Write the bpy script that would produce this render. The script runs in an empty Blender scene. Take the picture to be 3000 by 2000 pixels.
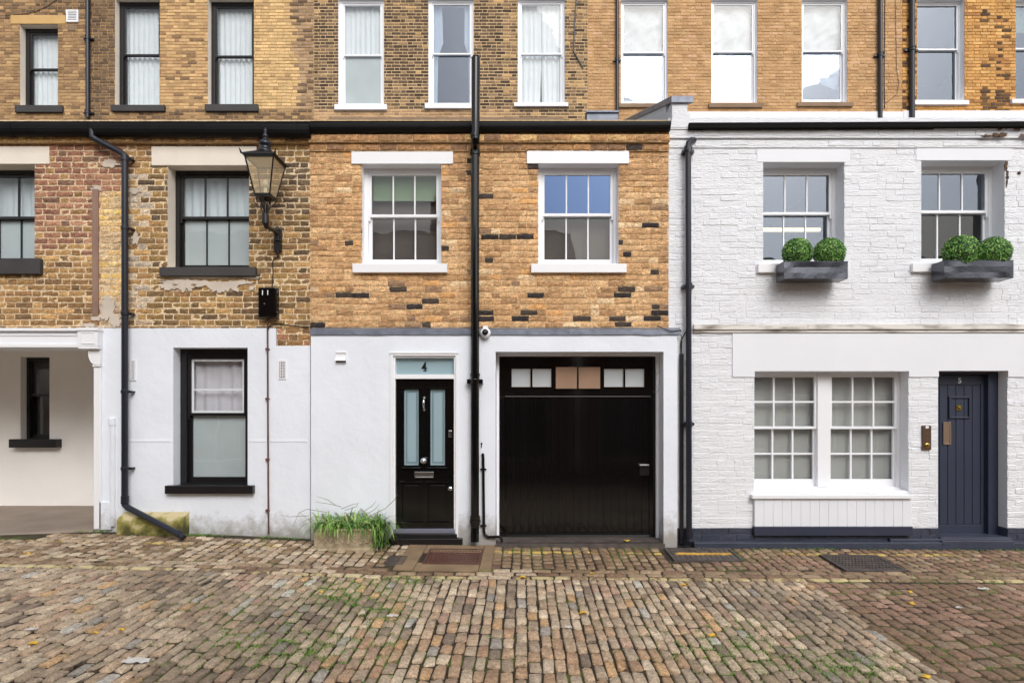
import bpy, math, random
from mathutils import Vector, Matrix, noise
random.seed(7)
R = math.radians
# ------------------------------------------------------------------ camera, world, sun, exposure
F, CX, CY = 1700.0, 1530.0, 1215.0
D = F / 228.0
ZC = (1590 - CY) / 228.0
sc = bpy.context.scene
C = sc.collection
cam = bpy.data.cameras.new('camera'); camo = bpy.data.objects.new('camera', cam); C.objects.link(camo)
cam.sensor_width = 36; cam.lens = 36 * F / 3000; cam.clip_end = 300; cam.clip_start = .05
cam.shift_x = (1500 - CX) / 3000; cam.shift_y = (CY - 1000) / 3000
camo.location = (0, -D, ZC); camo.rotation_euler = (R(90), 0, 0)
sc.camera = camo
w = bpy.data.worlds.new('World'); sc.world = w; w.use_nodes = True
nt = w.node_tree; bg = nt.nodes['Background']
sky = nt.nodes.new('ShaderNodeTexSky'); sky.sky_type = 'NISHITA'; sky.sun_disc = False
sky.sun_elevation = R(42); sky.sun_rotation = R(160); sky.air_density = 1.4; sky.dust_density = 4
hs = nt.nodes.new('ShaderNodeHueSaturation'); hs.inputs['Saturation'].default_value = .34
nt.links.new(sky.outputs[0], hs.inputs['Color']); nt.links.new(hs.outputs[0], bg.inputs[0]); bg.inputs[1].default_value = .15
sl = bpy.data.lights.new('sun', 'SUN'); sl.energy = 1.0; sl.angle = R(32); sl.color = (1, .99, .985)
so = bpy.data.objects.new('sun', sl); C.objects.link(so)
sd = Vector((math.sin(R(160)) * math.cos(R(42)), math.cos(R(160)) * math.cos(R(42)), math.sin(R(42))))
so.rotation_euler = sd.to_track_quat('Z', 'Y').to_euler(); so.location = (3, -10, 20)
sc.view_settings.view_transform = 'Standard'; sc.view_settings.look = 'None'
sc.view_settings.gamma = 1; sc.view_settings.exposure = 0.12
sc.cycles.max_bounces = 8; sc.cycles.transparent_max_bounces = 16; sc.cycles.diffuse_bounces = 4

# ------------------------------------------------------------------ helpers
def X(px, Y=0): return (px - CX) * (D + Y) / F
def Z(py, Y=0): return ZC + (CY - py) * (D + Y) / F
def lin(r, g, b):
    f = lambda c: (c / 255 / 12.92) if c <= 10 else ((c / 255 + .055) / 1.055) ** 2.4
    return (f(r), f(g), f(b))
def interp(x, pts):
    if x <= pts[0][0]: return pts[0][1]
    for (a, b), (c, d) in zip(pts, pts[1:]):
        if x <= c: return b + (d - b) * (x - a) / (c - a)
    return pts[-1][1]
BASE = [(X(-400), .2), (X(300), .15), (X(700), .10), (X(1000), .04), (X(1200), .0), (X(1950), -.035), (X(3000), -.06)]
def G(x, y):
    return interp(x, BASE) + .06 * max(min(y, 0), -5.5)
ORG = {}
class MB:
    def __init__(s): s.v = []; s.f = []; s.m = []; s.c = []
    def add(s, vs, fs, m=0, c=(1, 1, 1)):
        n = len(s.v); s.v += vs; s.c += [c] * len(vs)
        for f in fs: s.f.append([n + i for i in f]); s.m.append(m)
    def box(s, x0, x1, y0, y1, z0, z1, m=0, c=(1, 1, 1)):
        if x0 > x1: x0, x1 = x1, x0
        if y0 > y1: y0, y1 = y1, y0
        if z0 > z1: z0, z1 = z1, z0
        s.add([(x0, y0, z0), (x1, y0, z0), (x1, y1, z0), (x0, y1, z0), (x0, y0, z1), (x1, y0, z1), (x1, y1, z1), (x0, y1, z1)],
              [(0, 3, 2, 1), (4, 5, 6, 7), (0, 1, 5, 4), (1, 2, 6, 5), (2, 3, 7, 6), (3, 0, 4, 7)], m, c)
    def tube(s, pts, r, n=12, m=0, c=(1, 1, 1), cap=True):
        pts = [Vector(p) for p in pts]
        rr = r if isinstance(r, (list, tuple)) else [r] * len(pts)
        vs = []; fs = []
        up = None
        for i, p in enumerate(pts):
            if i == 0: t = pts[1] - p
            elif i == len(pts) - 1: t = p - pts[i - 1]
            else: t = (pts[i + 1] - p).normalized() + (p - pts[i - 1]).normalized()
            t.normalize()
            if up is None: up = Vector((0, 1, 0)) if abs(t.y) < .9 else Vector((1, 0, 0))
            a = t.cross(up); a.normalize(); b = a.cross(t); b.normalize(); up = b
            for k in range(n):
                q = 2 * math.pi * k / n
                vs.append(tuple(p + (a * math.cos(q) + b * math.sin(q)) * rr[i]))
        for i in range(len(pts) - 1):
            for k in range(n):
                k2 = (k + 1) % n
                fs.append((i * n + k, i * n + k2, (i + 1) * n + k2, (i + 1) * n + k))
        if cap: fs.append(tuple(range(n))[::-1]); fs.append(tuple((len(pts) - 1) * n + k for k in range(n)))
        s.add(vs, fs, m, c)
    def lathe(s, cx, cy, prof, n=20, m=0, axis='z', o=0):
        pts = []
        vs = []; fs = []
        for (r, h) in prof:
            for k in range(n):
                q = 2 * math.pi * k / n
                if axis == 'z': vs.append((cx + r * math.cos(q), cy + r * math.sin(q), h))
                else: vs.append((cx + r * math.cos(q), h, o + r * math.sin(q)))
        for i in range(len(prof) - 1):
            for k in range(n):
                k2 = (k + 1) % n
                fs.append((i * n + k, i * n + k2, (i + 1) * n + k2, (i + 1) * n + k))
        fs.append(tuple(range(n))[::-1]); fs.append(tuple((len(prof) - 1) * n + k for k in range(n)))
        s.add(vs, fs, m)
    def prism(s, poly, y0, y1, m=0, c=(1, 1, 1)):       # poly in x,z extruded along y
        n = len(poly)
        vs = [(x, y0, z) for x, z in poly] + [(x, y1, z) for x, z in poly]
        fs = [tuple(range(n)), tuple(range(n, 2 * n))[::-1]] + [(i, i + n, (i + 1) % n + n, (i + 1) % n) for i in range(n)]
        s.add(vs, fs, m, c)
    def frame(s, x0, x1, z0, z1, t, y0, y1, m=0, tb=None):
        tb = t if tb is None else tb
        s.box(x0, x0 + t, y0, y1, z0, z1, m); s.box(x1 - t, x1, y0, y1, z0, z1, m)
        s.box(x0 + t, x1 - t, y0 + .0005, y1, z1 - t, z1, m); s.box(x0 + t, x1 - t, y0 + .0005, y1, z0, z0 + tb, m)
    def build(s, name, mats, parent=None, smooth=False, bevel=0, loc=None):
        me = bpy.data.meshes.new(name)
        o = bpy.data.objects.new(name, me); C.objects.link(o)
        if parent is not None: og = ORG[parent.name]; o.parent = parent
        else: og = Vector(loc) if loc is not None else Vector((0, 0, 0)); o.location = og
        ORG[o.name] = og
        me.from_pydata([(a - og.x, b - og.y, c - og.z) for a, b, c in s.v], [], s.f)
        if not isinstance(mats, (list, tuple)): mats = [mats]
        for m in mats: me.materials.append(m)
        me.polygons.foreach_set('material_index', s.m)
        if smooth: me.polygons.foreach_set('use_smooth', [True] * len(s.f))
        at = me.attributes.new('Col', 'FLOAT_COLOR', 'POINT')
        at.data.foreach_set('color', [q for c in s.c for q in (c[0], c[1], c[2], 1)])
        me.update()
        if smooth == 'auto':
            pass
        if bevel:
            b = o.modifiers.new('bevel', 'BEVEL'); b.width = bevel; b.segments = 2; b.limit_method = 'ANGLE'
        return o
def tag(o, label=None, cat=None, group=None, kind=None):
    if label: o['label'] = label
    if cat: o['category'] = cat
    if group: o['group'] = group
    if kind: o['kind'] = kind
    return o
def thing(name, label, cat, loc, group=None):
    o = bpy.data.objects.new(name, None); C.objects.link(o); o.location = loc; ORG[o.name] = Vector(loc)
    return tag(o, label, cat, group)
def copy_tree(o, parent=None):
    c = o.copy(); C.objects.link(c); c.parent = parent
    ORG[c.name] = ORG[o.name]
    for ch in [k for k in bpy.data.objects if k.parent == o]: copy_tree(ch, c)
    return c

# ------------------------------------------------------------------ materials
def mat(name, col=(.5, .5, .5), rough=.6, attr=False, bump=0, bscale=60, var=0, vscale=3, metal=0, spec=.5, stretch=None, coat=0, detail=6, bdist=.01, fine=0):
    m = bpy.data.materials.new(name); m.use_nodes = True; n = m.node_tree; b = n.nodes['Principled BSDF']
    b.inputs['Roughness'].default_value = rough; b.inputs['Metallic'].default_value = metal
    b.inputs['Specular IOR Level'].default_value = spec
    if coat: b.inputs['Coat Weight'].default_value = coat; b.inputs['Coat Roughness'].default_value = .03
    geo = n.nodes.new('ShaderNodeNewGeometry'); pos = geo.outputs['Position']
    if attr:
        a = n.nodes.new('ShaderNodeAttribute'); a.attribute_name = 'Col'; cur = a.outputs['Color']
    else:
        a = n.nodes.new('ShaderNodeRGB'); a.outputs[0].default_value = (*col, 1); cur = a.outputs[0]
    def mul(cur, scale, lo, hi, det=5, vec=None):
        t = n.nodes.new('ShaderNodeTexNoise'); t.inputs['Scale'].default_value = scale; t.inputs['Detail'].default_value = det
        n.links.new(vec or pos, t.inputs['Vector'])
        mr = n.nodes.new('ShaderNodeMapRange'); mr.inputs['From Min'].default_value = .3; mr.inputs['From Max'].default_value = .7
        mr.inputs['To Min'].default_value = lo; mr.inputs['To Max'].default_value = hi
        n.links.new(t.outputs['Fac'], mr.inputs['Value'])
        mx = n.nodes.new('ShaderNodeMix'); mx.data_type = 'RGBA'; mx.blend_type = 'MULTIPLY'; mx.inputs['Factor'].default_value = 1
        n.links.new(cur, mx.inputs[6]); n.links.new(mr.outputs[0], mx.inputs[7])
        return mx.outputs[2]
    if var: cur = mul(cur, vscale, 1 - var, 1 + var)
    if fine: cur = mul(cur, 70, 1 - fine, 1 + fine, 3)
    n.links.new(cur, b.inputs['Base Color'])
    if bump:
        t = n.nodes.new('ShaderNodeTexNoise'); t.inputs['Scale'].default_value = bscale; t.inputs['Detail'].default_value = detail; t.inputs['Roughness'].default_value = .6
        if stretch:
            mp = n.nodes.new('ShaderNodeMapping'); mp.inputs['Scale'].default_value = stretch; n.links.new(pos, mp.inputs[0]); n.links.new(mp.outputs[0], t.inputs['Vector'])
        else: n.links.new(pos, t.inputs['Vector'])
        bp = n.nodes.new('ShaderNodeBump'); bp.inputs['Strength'].default_value = bump; bp.inputs['Distance'].default_value = bdist
        n.links.new(t.outputs['Fac'], bp.inputs['Height']); n.links.new(bp.outputs[0], b.inputs['Normal'])
    m['cur'] = ''
    return m
M = {}
M['brick'] = mat('brick', attr=True, rough=.92, bump=1, bscale=38, var=.22, vscale=22, stretch=(1, 1, 2.2), spec=.25, fine=.35, bdist=.02)
M['brick_far'] = mat('brick_far', attr=True, rough=.92, bump=.6, bscale=30, var=.12, vscale=3, stretch=(1, 1, 2.2), spec=.25, fine=.2, bdist=.02)
def dirty(m, z0, z1, colr, amt=.8):
    n = m.node_tree; b = n.nodes['Principled BSDF']; src = b.inputs['Base Color'].links[0].from_socket
    geo = n.nodes.new('ShaderNodeNewGeometry'); sp = n.nodes.new('ShaderNodeSeparateXYZ'); n.links.new(geo.outputs['Position'], sp.inputs[0])
    t = n.nodes.new('ShaderNodeTexNoise'); t.inputs['Scale'].default_value = 7; t.inputs['Detail'].default_value = 8; t.inputs['Roughness'].default_value = .7; n.links.new(geo.outputs['Position'], t.inputs['Vector'])
    mr = n.nodes.new('ShaderNodeMapRange'); mr.inputs['From Min'].default_value = z1; mr.inputs['From Max'].default_value = z0; mr.inputs['To Min'].default_value = -.62; mr.inputs['To Max'].default_value = .12; n.links.new(sp.outputs['Z'], mr.inputs['Value'])
    ad = n.nodes.new('ShaderNodeMath'); ad.operation = 'ADD'; n.links.new(mr.outputs[0], ad.inputs[0]); n.links.new(t.outputs['Fac'], ad.inputs[1])
    m2 = n.nodes.new('ShaderNodeMapRange'); m2.inputs['From Min'].default_value = .1; m2.inputs['From Max'].default_value = .5; m2.inputs['To Max'].default_value = amt; n.links.new(ad.outputs[0], m2.inputs['Value'])
    mx = n.nodes.new('ShaderNodeMix'); mx.data_type = 'RGBA'; n.links.new(m2.outputs[0], mx.inputs['Factor']); n.links.new(src, mx.inputs[6]); mx.inputs[7].default_value = (*colr, 1); n.links.new(mx.outputs[2], b.inputs['Base Color'])
M['white_brick'] = mat('white_brick', lin(240, 242, 247), rough=.6, bump=.85, bscale=17, stretch=(1, 1, 5), bdist=.02, var=.02, detail=4)
M['render'] = mat('render', lin(231, 236, 245), rough=.7, bump=.5, bscale=5, var=.045, vscale=1.3, bdist=.02, detail=9)
dirty(M['render'], .0, .55, lin(124, 112, 90), .7)
M['render_shop'] = mat('render_smooth', lin(232, 234, 240), rough=.6, bump=.15, bscale=7, var=.02, vscale=2, bdist=.01)
M['cream'] = mat('cream_paint', lin(236, 226, 212), rough=.6, bump=.2, bscale=20, var=.05)
M['white'] = mat('white_paint', lin(240, 241, 245), rough=.35, bump=.06, bscale=12)
M['black'] = mat('black_paint', lin(24, 22, 24), rough=.3, bump=.12, bscale=30, var=.2)
M['black_gloss'] = mat('black_gloss', lin(13, 12, 12), rough=.09, bump=.02, bscale=3)
M['gutter'] = mat('gutter_black', lin(15, 14, 15), rough=.5, bump=.3, bscale=10, var=.4, spec=.22)
M['matt_black'] = mat('matt_black', lin(22, 20, 20), rough=.85, bump=.3, spec=.12)
M['pipe'] = mat('pipe_blue_black', lin(30, 33, 44), rough=.3, bump=.1, bscale=40)
M['navy'] = mat('navy_paint', lin(48, 54, 72), rough=.4, bump=.1, bscale=30, var=.06)
M['plinth'] = mat('navy_plinth', lin(55, 60, 76), rough=.5, bump=.5, bscale=18, var=.15, bdist=.02)
M['sill'] = mat('dark_sill', lin(62, 60, 60), rough=.7, bump=.5, bscale=30, var=.15)
M['stone'] = mat('stone_sill', lin(140, 118, 96), rough=.85, bump=.3, var=.12)
M['lead'] = mat('lead', lin(112, 118, 132), rough=.42, bump=.4, bscale=14, var=.22, vscale=9, metal=.25)
M['slate'] = mat('slate', lin(80, 84, 92), rough=.6, bump=.3, bscale=20, var=.2)
M['chrome'] = mat('chrome', lin(220, 222, 226), rough=.18, metal=1)
M['brass'] = mat('brass', lin(205, 175, 100), rough=.25, metal=1)
M['bronze'] = mat('bronze', lin(92, 70, 54), rough=.45, metal=.3)
M['copperplate'] = mat('letter_plate', lin(165, 142, 122), rough=.35, metal=.7)
M['curtain'] = mat('curtain', lin(218, 223, 228), rough=.9, var=.03, vscale=4)
M['net'] = mat('net_curtain', lin(206, 203, 210), rough=.9, var=.06, vscale=4)
M['plastic'] = mat('plastic_sheet', lin(154, 159, 166), rough=.5, bump=.6, bscale=3, spec=.3, bdist=.05, stretch=(1, 1, .6))
M['frost'] = mat('frosted_film', lin(182, 190, 192), rough=.25, var=.05, vscale=3)
M['frost_blue'] = mat('frosted_blue', lin(150, 174, 182), rough=.2, var=.03)
M['film_line'] = mat('film_line', lin(60, 80, 90), rough=.3)
M['green_blind'] = mat('green_blind', lin(130, 150, 120), rough=.8)
M['dark_room'] = mat('dark_blind', lin(96, 84, 78), rough=.8)
M['grey_blind'] = mat('grey_blind', lin(180, 177, 174), rough=.8, bump=.3, bscale=60, stretch=(1, 1, 4))
M['inside'] = mat('interior_plaster', lin(105, 98, 92), rough=.9)
M['card'] = mat('cardboard', lin(156, 126, 104), rough=.8, bump=.15, bscale=50, stretch=(1, 1, .2), var=.06)
M['grey_pane'] = mat('garage_pane', lin(186, 192, 196), rough=.3, var=.03)
M['timber'] = mat('old_timber', lin(146, 118, 104), rough=.85, bump=.3, stretch=(4, 1, .4), var=.15)
M['plaster_patch'] = mat('old_plaster', lin(205, 192, 178), rough=.9, bump=.6, bscale=30, var=.12)
M['asphalt'] = mat('asphalt', lin(140, 126, 114), rough=.8, bump=.6, bscale=90, var=.15, vscale=2)
M['concrete'] = mat('stone_slab', lin(134, 112, 86), rough=.8, bump=.5, bscale=30, var=.2, vscale=5)
M['iron_brown'] = mat('iron_brown', lin(92, 62, 52), rough=.5, bump=.3, bscale=40, var=.15, vscale=8)
M['iron'] = mat('iron_dark', lin(84, 76, 72), rough=.6, bump=.5, bscale=30, var=.35, vscale=9)
M['leaf'] = mat('box_leaf', attr=True, rough=.5, spec=.4)
M['bare_stain'] = mat('bare_stain', lin(92, 70, 54), rough=.9, var=.3, vscale=20)
M['planter'] = mat('weathered_stone', lin(178, 162, 136), rough=.9, bump=1, bscale=14, var=.25, vscale=12, bdist=.04)
M['zinc'] = mat('zinc', lin(82, 84, 92), rough=.2, metal=.75, bump=.25, bscale=7, bdist=.02)
M['soil'] = mat('soil', lin(60, 48, 36), rough=.95)
M['yleaf'] = mat('fallen_leaf', lin(225, 180, 50), rough=.6, var=.1)
M['paper'] = mat('litter_paper', lin(200, 196, 192), rough=.7)
M['amber'] = mat('lantern_inside', lin(190, 175, 140), rough=.5)
M['terrace_brick'] = mat('opposite_brick', lin(120, 84, 66), rough=.9, bump=.3, var=.2)

def glass(name, refl, gcol=(1, 1, 1), tint=(.93, .95, .95), wav=.0015, rough=0.0, sc_=3):
    m = bpy.data.materials.new(name); m.use_nodes = True; n = m.node_tree
    for x in list(n.nodes):
        if x.type != 'OUTPUT_MATERIAL': n.nodes.remove(x)
    out = n.nodes['Material Output']
    tr = n.nodes.new('ShaderNodeBsdfTransparent'); tr.inputs[0].default_value = (*tint, 1)
    gl = n.nodes.new('ShaderNodeBsdfGlossy'); gl.inputs['Roughness'].default_value = rough
    t = n.nodes.new('ShaderNodeTexNoise'); t.inputs['Scale'].default_value = sc_; t.inputs['Detail'].default_value = 1
    geo = n.nodes.new('ShaderNodeNewGeometry'); n.links.new(geo.outputs['Position'], t.inputs['Vector'])
    bp = n.nodes.new('ShaderNodeBump'); bp.inputs['Strength'].default_value = 1; bp.inputs['Distance'].default_value = wav
    n.links.new(t.outputs['Fac'], bp.inputs['Height']); n.links.new(bp.outputs[0], gl.inputs['Normal'])
    fr = n.nodes.new('ShaderNodeLayerWeight'); fr.inputs['Blend'].default_value = .5
    pw = n.nodes.new('ShaderNodeMath'); pw.operation = 'POWER'; pw.inputs[1].default_value = 4.5; n.links.new(fr.outputs['Facing'], pw.inputs[0])
    mr = n.nodes.new('ShaderNodeMapRange'); mr.inputs['To Min'].default_value = refl; mr.inputs['To Max'].default_value = 1
    n.links.new(pw.outputs[0], mr.inputs['Value'])
    mx = n.nodes.new('ShaderNodeMixShader'); n.links.new(mr.outputs[0], mx.inputs[0]); n.links.new(tr.outputs[0], mx.inputs[1]); n.links.new(gl.outputs[0], mx.inputs[2])
    n.links.new(mx.outputs[0], out.inputs[0])
    gl.inputs[0].default_value = (*gcol, 1)
    return m
M['glass'] = glass('glass', .035)
M['glass_curtain'] = glass('glass_curtained', .03, tint=(.97, .98, .98))
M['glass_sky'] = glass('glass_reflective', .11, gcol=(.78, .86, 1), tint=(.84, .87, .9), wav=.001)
M['glass_painted_sky'] = glass('glass_painted_blue_sky', .17, gcol=(.40, .58, 1), tint=(.4, .5, .6), wav=.001)  # blue of a reflected sky put into the pane's gloss colour
M['glass_lamp'] = glass('glass_lamp', .04, tint=(.93, .89, .78), wav=.0)
def _haze(m):
    n = m.node_tree; out = n.nodes['Material Output']; src = out.inputs[0].links[0].from_socket
    d = n.nodes.new('ShaderNodeBsdfDiffuse'); d.inputs[0].default_value = (*lin(232, 218, 190), 1); x = n.nodes.new('ShaderNodeMixShader'); x.inputs[0].default_value = .3
    n.links.new(src, x.inputs[1]); n.links.new(d.outputs[0], x.inputs[2]); n.links.new(x.outputs[0], out.inputs[0])
_haze(M['glass_lamp'])
M['glass_dark'] = glass('glass_dark', .03, tint=(.8, .85, .85))

# ------------------------------------------------------------------ wall builders
def subtract(rects, h):
    out = []
    for (a, b, c, d) in rects:
        x0, x1, z0, z1 = h
        if x1 <= a or x0 >= b or z1 <= c or z0 >= d: out.append((a, b, c, d)); continue
        if a < x0: out.append((a, x0, c, d))
        if x1 < b: out.append((x1, b, c, d))
        m0, m1 = max(a, x0), min(b, x1)
        if c < z0: out.append((m0, m1, c, z0))
        if z1 < d: out.append((m0, m1, z1, d))
    return out
def slab(mb, x0, x1, z0, z1, y0, y1, holes, mf=0, mr=1, c=(1, 1, 1)):
    xs = sorted({x0, x1} | {min(max(h[i], x0), x1) for h in holes for i in (0, 1)})
    zs = sorted({z0, z1} | {min(max(h[i], z0), z1) for h in holes for i in (2, 3)})
    solid = lambda i, j: 0 <= i < len(xs) - 1 and 0 <= j < len(zs) - 1 and not any(h[0] < (xs[i] + xs[i + 1]) / 2 < h[1] and h[2] < (zs[j] + zs[j + 1]) / 2 < h[3] for h in holes)
    for i in range(len(xs) - 1):
        for j in range(len(zs) - 1):
            if not solid(i, j): continue
            a, b, p, q = xs[i], xs[i + 1], zs[j], zs[j + 1]
            mb.add([(a, y0, p), (b, y0, p), (b, y0, q), (a, y0, q)], [(0, 1, 2, 3)], mf, c)
            mb.add([(a, y1, p), (b, y1, p), (b, y1, q), (a, y1, q)], [(3, 2, 1, 0)], mf, c)
            if not solid(i - 1, j): mb.add([(a, y0, p), (a, y0, q), (a, y1, q), (a, y1, p)], [(0, 1, 2, 3)], mr)
            if not solid(i + 1, j): mb.add([(b, y0, p), (b, y1, p), (b, y1, q), (b, y0, q)], [(0, 1, 2, 3)], mr)
            if not solid(i, j - 1): mb.add([(a, y0, p), (a, y1, p), (b, y1, p), (b, y0, p)], [(0, 1, 2, 3)], mr)
            if not solid(i, j + 1): mb.add([(a, y0, q), (b, y0, q), (b, y1, q), (a, y1, q)], [(0, 1, 2, 3)], mr)
def bricks(mb, x0, x1, z0, z1, Yf, holes, colf, m=0, ch=.075, L=.225, joint=.010, proud=.009, jit=.003, bond='flemish', rnd=None, zoff=0, sag=.004, sub=0, jx=None):
    jx = joint if jx is None else jx
    rnd = rnd or random
    nz = int((z1 - z0) / ch) + 2
    for j in range(nz):
        c0 = z1 - (j + 1) * ch + zoff; c1 = c0 + ch
        x = x0 - L - rnd.random() * .03
        if bond == 'flemish': seq = [L, L / 2 + .003]; x += (j % 2) * (.75 * L); k = 0
        elif bond == 'mixed': seq = None; x += (j % 2) * L / 2
        else: seq = [L]; x += (j % 2) * L / 2; k = 0
        while x < x1:
            if seq: l = seq[k % len(seq)]; k += 1
            else: l = L if rnd.random() < .62 else L / 2
            l *= 1 + rnd.uniform(-.03, .03)
            rs = [(max(x + jx / 2, x0), min(x + l - jx / 2, x1), max(c0 + joint / 2, z0), min(c1 - joint / 2, z1))]
            if rs[0][1] - rs[0][0] > .012 and rs[0][3] - rs[0][2] > .012:
                for h in holes: rs = subtract(rs, h)
                col = colf((rs[0][0] + rs[0][1]) / 2 if rs else x, (c0 + c1) / 2, rnd)
                for (a, b, p, q) in rs:
                    if b - a < .012 or q - p < .012: continue
                    jj = lambda: rnd.uniform(-jit, jit)
                    wob = sag * noise.noise(Vector((a * 1.3, j * .37, 0)))
                    yy = Yf - proud + rnd.uniform(-.003, .004)
                    e = .004
                    cz = (p + wob, q + wob)
                    o_ = [(a + jj() * .3, cz[0] + jj()), (b + jj() * .3, cz[0] + jj()), (b + jj() * .3, cz[1] + jj()), (a + jj() * .3, cz[1] + jj())]
                    vs = [(u, Yf + .001, v) for u, v in o_]
                    mx, mz = (a + b) / 2, (p + q) / 2
                    vs += [(u + (e if u < mx else -e), yy + rnd.uniform(-.0025, .0025), v + (e if v < mz else -e)) for u, v in o_]
                    if not sub:
                        mb.add(vs, [(0, 1, 5, 4), (1, 2, 6, 5), (2, 3, 7, 6), (3, 0, 4, 7), (4, 5, 6, 7)], m, col); continue
                    nx_ = max(2, int((b - a) / .035)); nz_ = 3; gv = []; gc = []
                    for jz in range(nz_ + 1):
                        for ix in range(nx_ + 1):
                            s_, t_ = ix / nx_, jz / nz_; edge = ix in (0, nx_) or jz in (0, nz_)
                            u = a + (b - a) * s_ + (rnd.uniform(-.004, .004)); v = cz[0] + (cz[1] - cz[0]) * t_ + rnd.uniform(-.0035, .0035)
                            gv.append((u, yy + rnd.uniform(-.005, .004) * sub + (.004 if edge else 0), v))
                            kk = 1 + rnd.uniform(-.28, .26) * sub; gc.append(tuple(min(1, q * kk) for q in col))
                    W_ = nx_ + 1; ring = [i for i in range(W_)] + [j2 * W_ + nx_ for j2 in range(1, nz_ + 1)] + [nz_ * W_ + i for i in range(nx_ - 1, -1, -1)] + [j2 * W_ for j2 in range(nz_ - 1, 0, -1)]
                    n0 = len(mb.v); base = len(gv); gv += [(gv[i][0], Yf + .002, gv[i][2]) for i in ring]; gc += [tuple(q * .9 for q in gc[i]) for i in ring]
                    mb.v += gv; mb.c += gc; L2 = len(ring)
                    for jz in range(nz_):
                        for ix in range(nx_): mb.f.append([n0 + jz * W_ + ix, n0 + jz * W_ + ix + 1, n0 + (jz + 1) * W_ + ix + 1, n0 + (jz + 1) * W_ + ix]); mb.m.append(m)
                    for i in range(L2): mb.f.append([n0 + base + i, n0 + base + (i + 1) % L2, n0 + ring[(i + 1) % L2], n0 + ring[i]]); mb.m.append(m)
            x += l
DS, DK = .2, 1.12
def pick(rnd, pal, var=.12):
    t = sum(p[0] for p in pal); r = rnd.random() * t
    for p in pal:
        r -= p[0]
        if r <= 0: break
    k = 1 + rnd.uniform(-var, var); c = lin(*p[1:4]); g_ = .3 * c[0] + .59 * c[1] + .11 * c[2]; c = tuple((q * (1 - DS) + g_ * DS) * (DK if p is not None else 1) for q in c)
    return tuple(min(1, q * k) for q in c)
def mixc(a, b, t): return tuple(a[i] * (1 - t) + b[i] * t for i in range(3))
def pxz(x, z, Y): return x * F / (D + Y) + CX, CY - (z - ZC) * F / (D + Y)

# ------------------------------------------------------------------ windows
def curtain(mb, x0, x1, z0, z1, y, amp=.034, per=.12, seed=0, m=0, wid=None):
    n = max(8, int((x1 - x0) / .012)); rows = 8
    rnd = random.Random(seed); ph = rnd.random() * 9
    vs = []
    for j in range(rows + 1):
        t = j / rows; z = z1 + (z0 - z1) * t
        for i in range(n + 1):
            s = i / n
            a, b = (x0, x1) if wid is None else wid(t, x0, x1)
            x = a + (b - a) * s
            yy = y + amp * (math.sin(s * (x1 - x0) / per * 2 * math.pi + ph + 1.5 * noise.noise(Vector((s * 3, t * .7, seed)))) * (.4 + .6 * t) * (.6 + noise.noise(Vector((s * 4, seed, 1)))))
            vs.append((x, yy, z))
    fs = [(j * (n + 1) + i, j * (n + 1) + i + 1, (j + 1) * (n + 1) + i + 1, (j + 1) * (n + 1) + i) for j in range(rows) for i in range(n)]
    mb.add(vs, fs, m)
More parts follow.
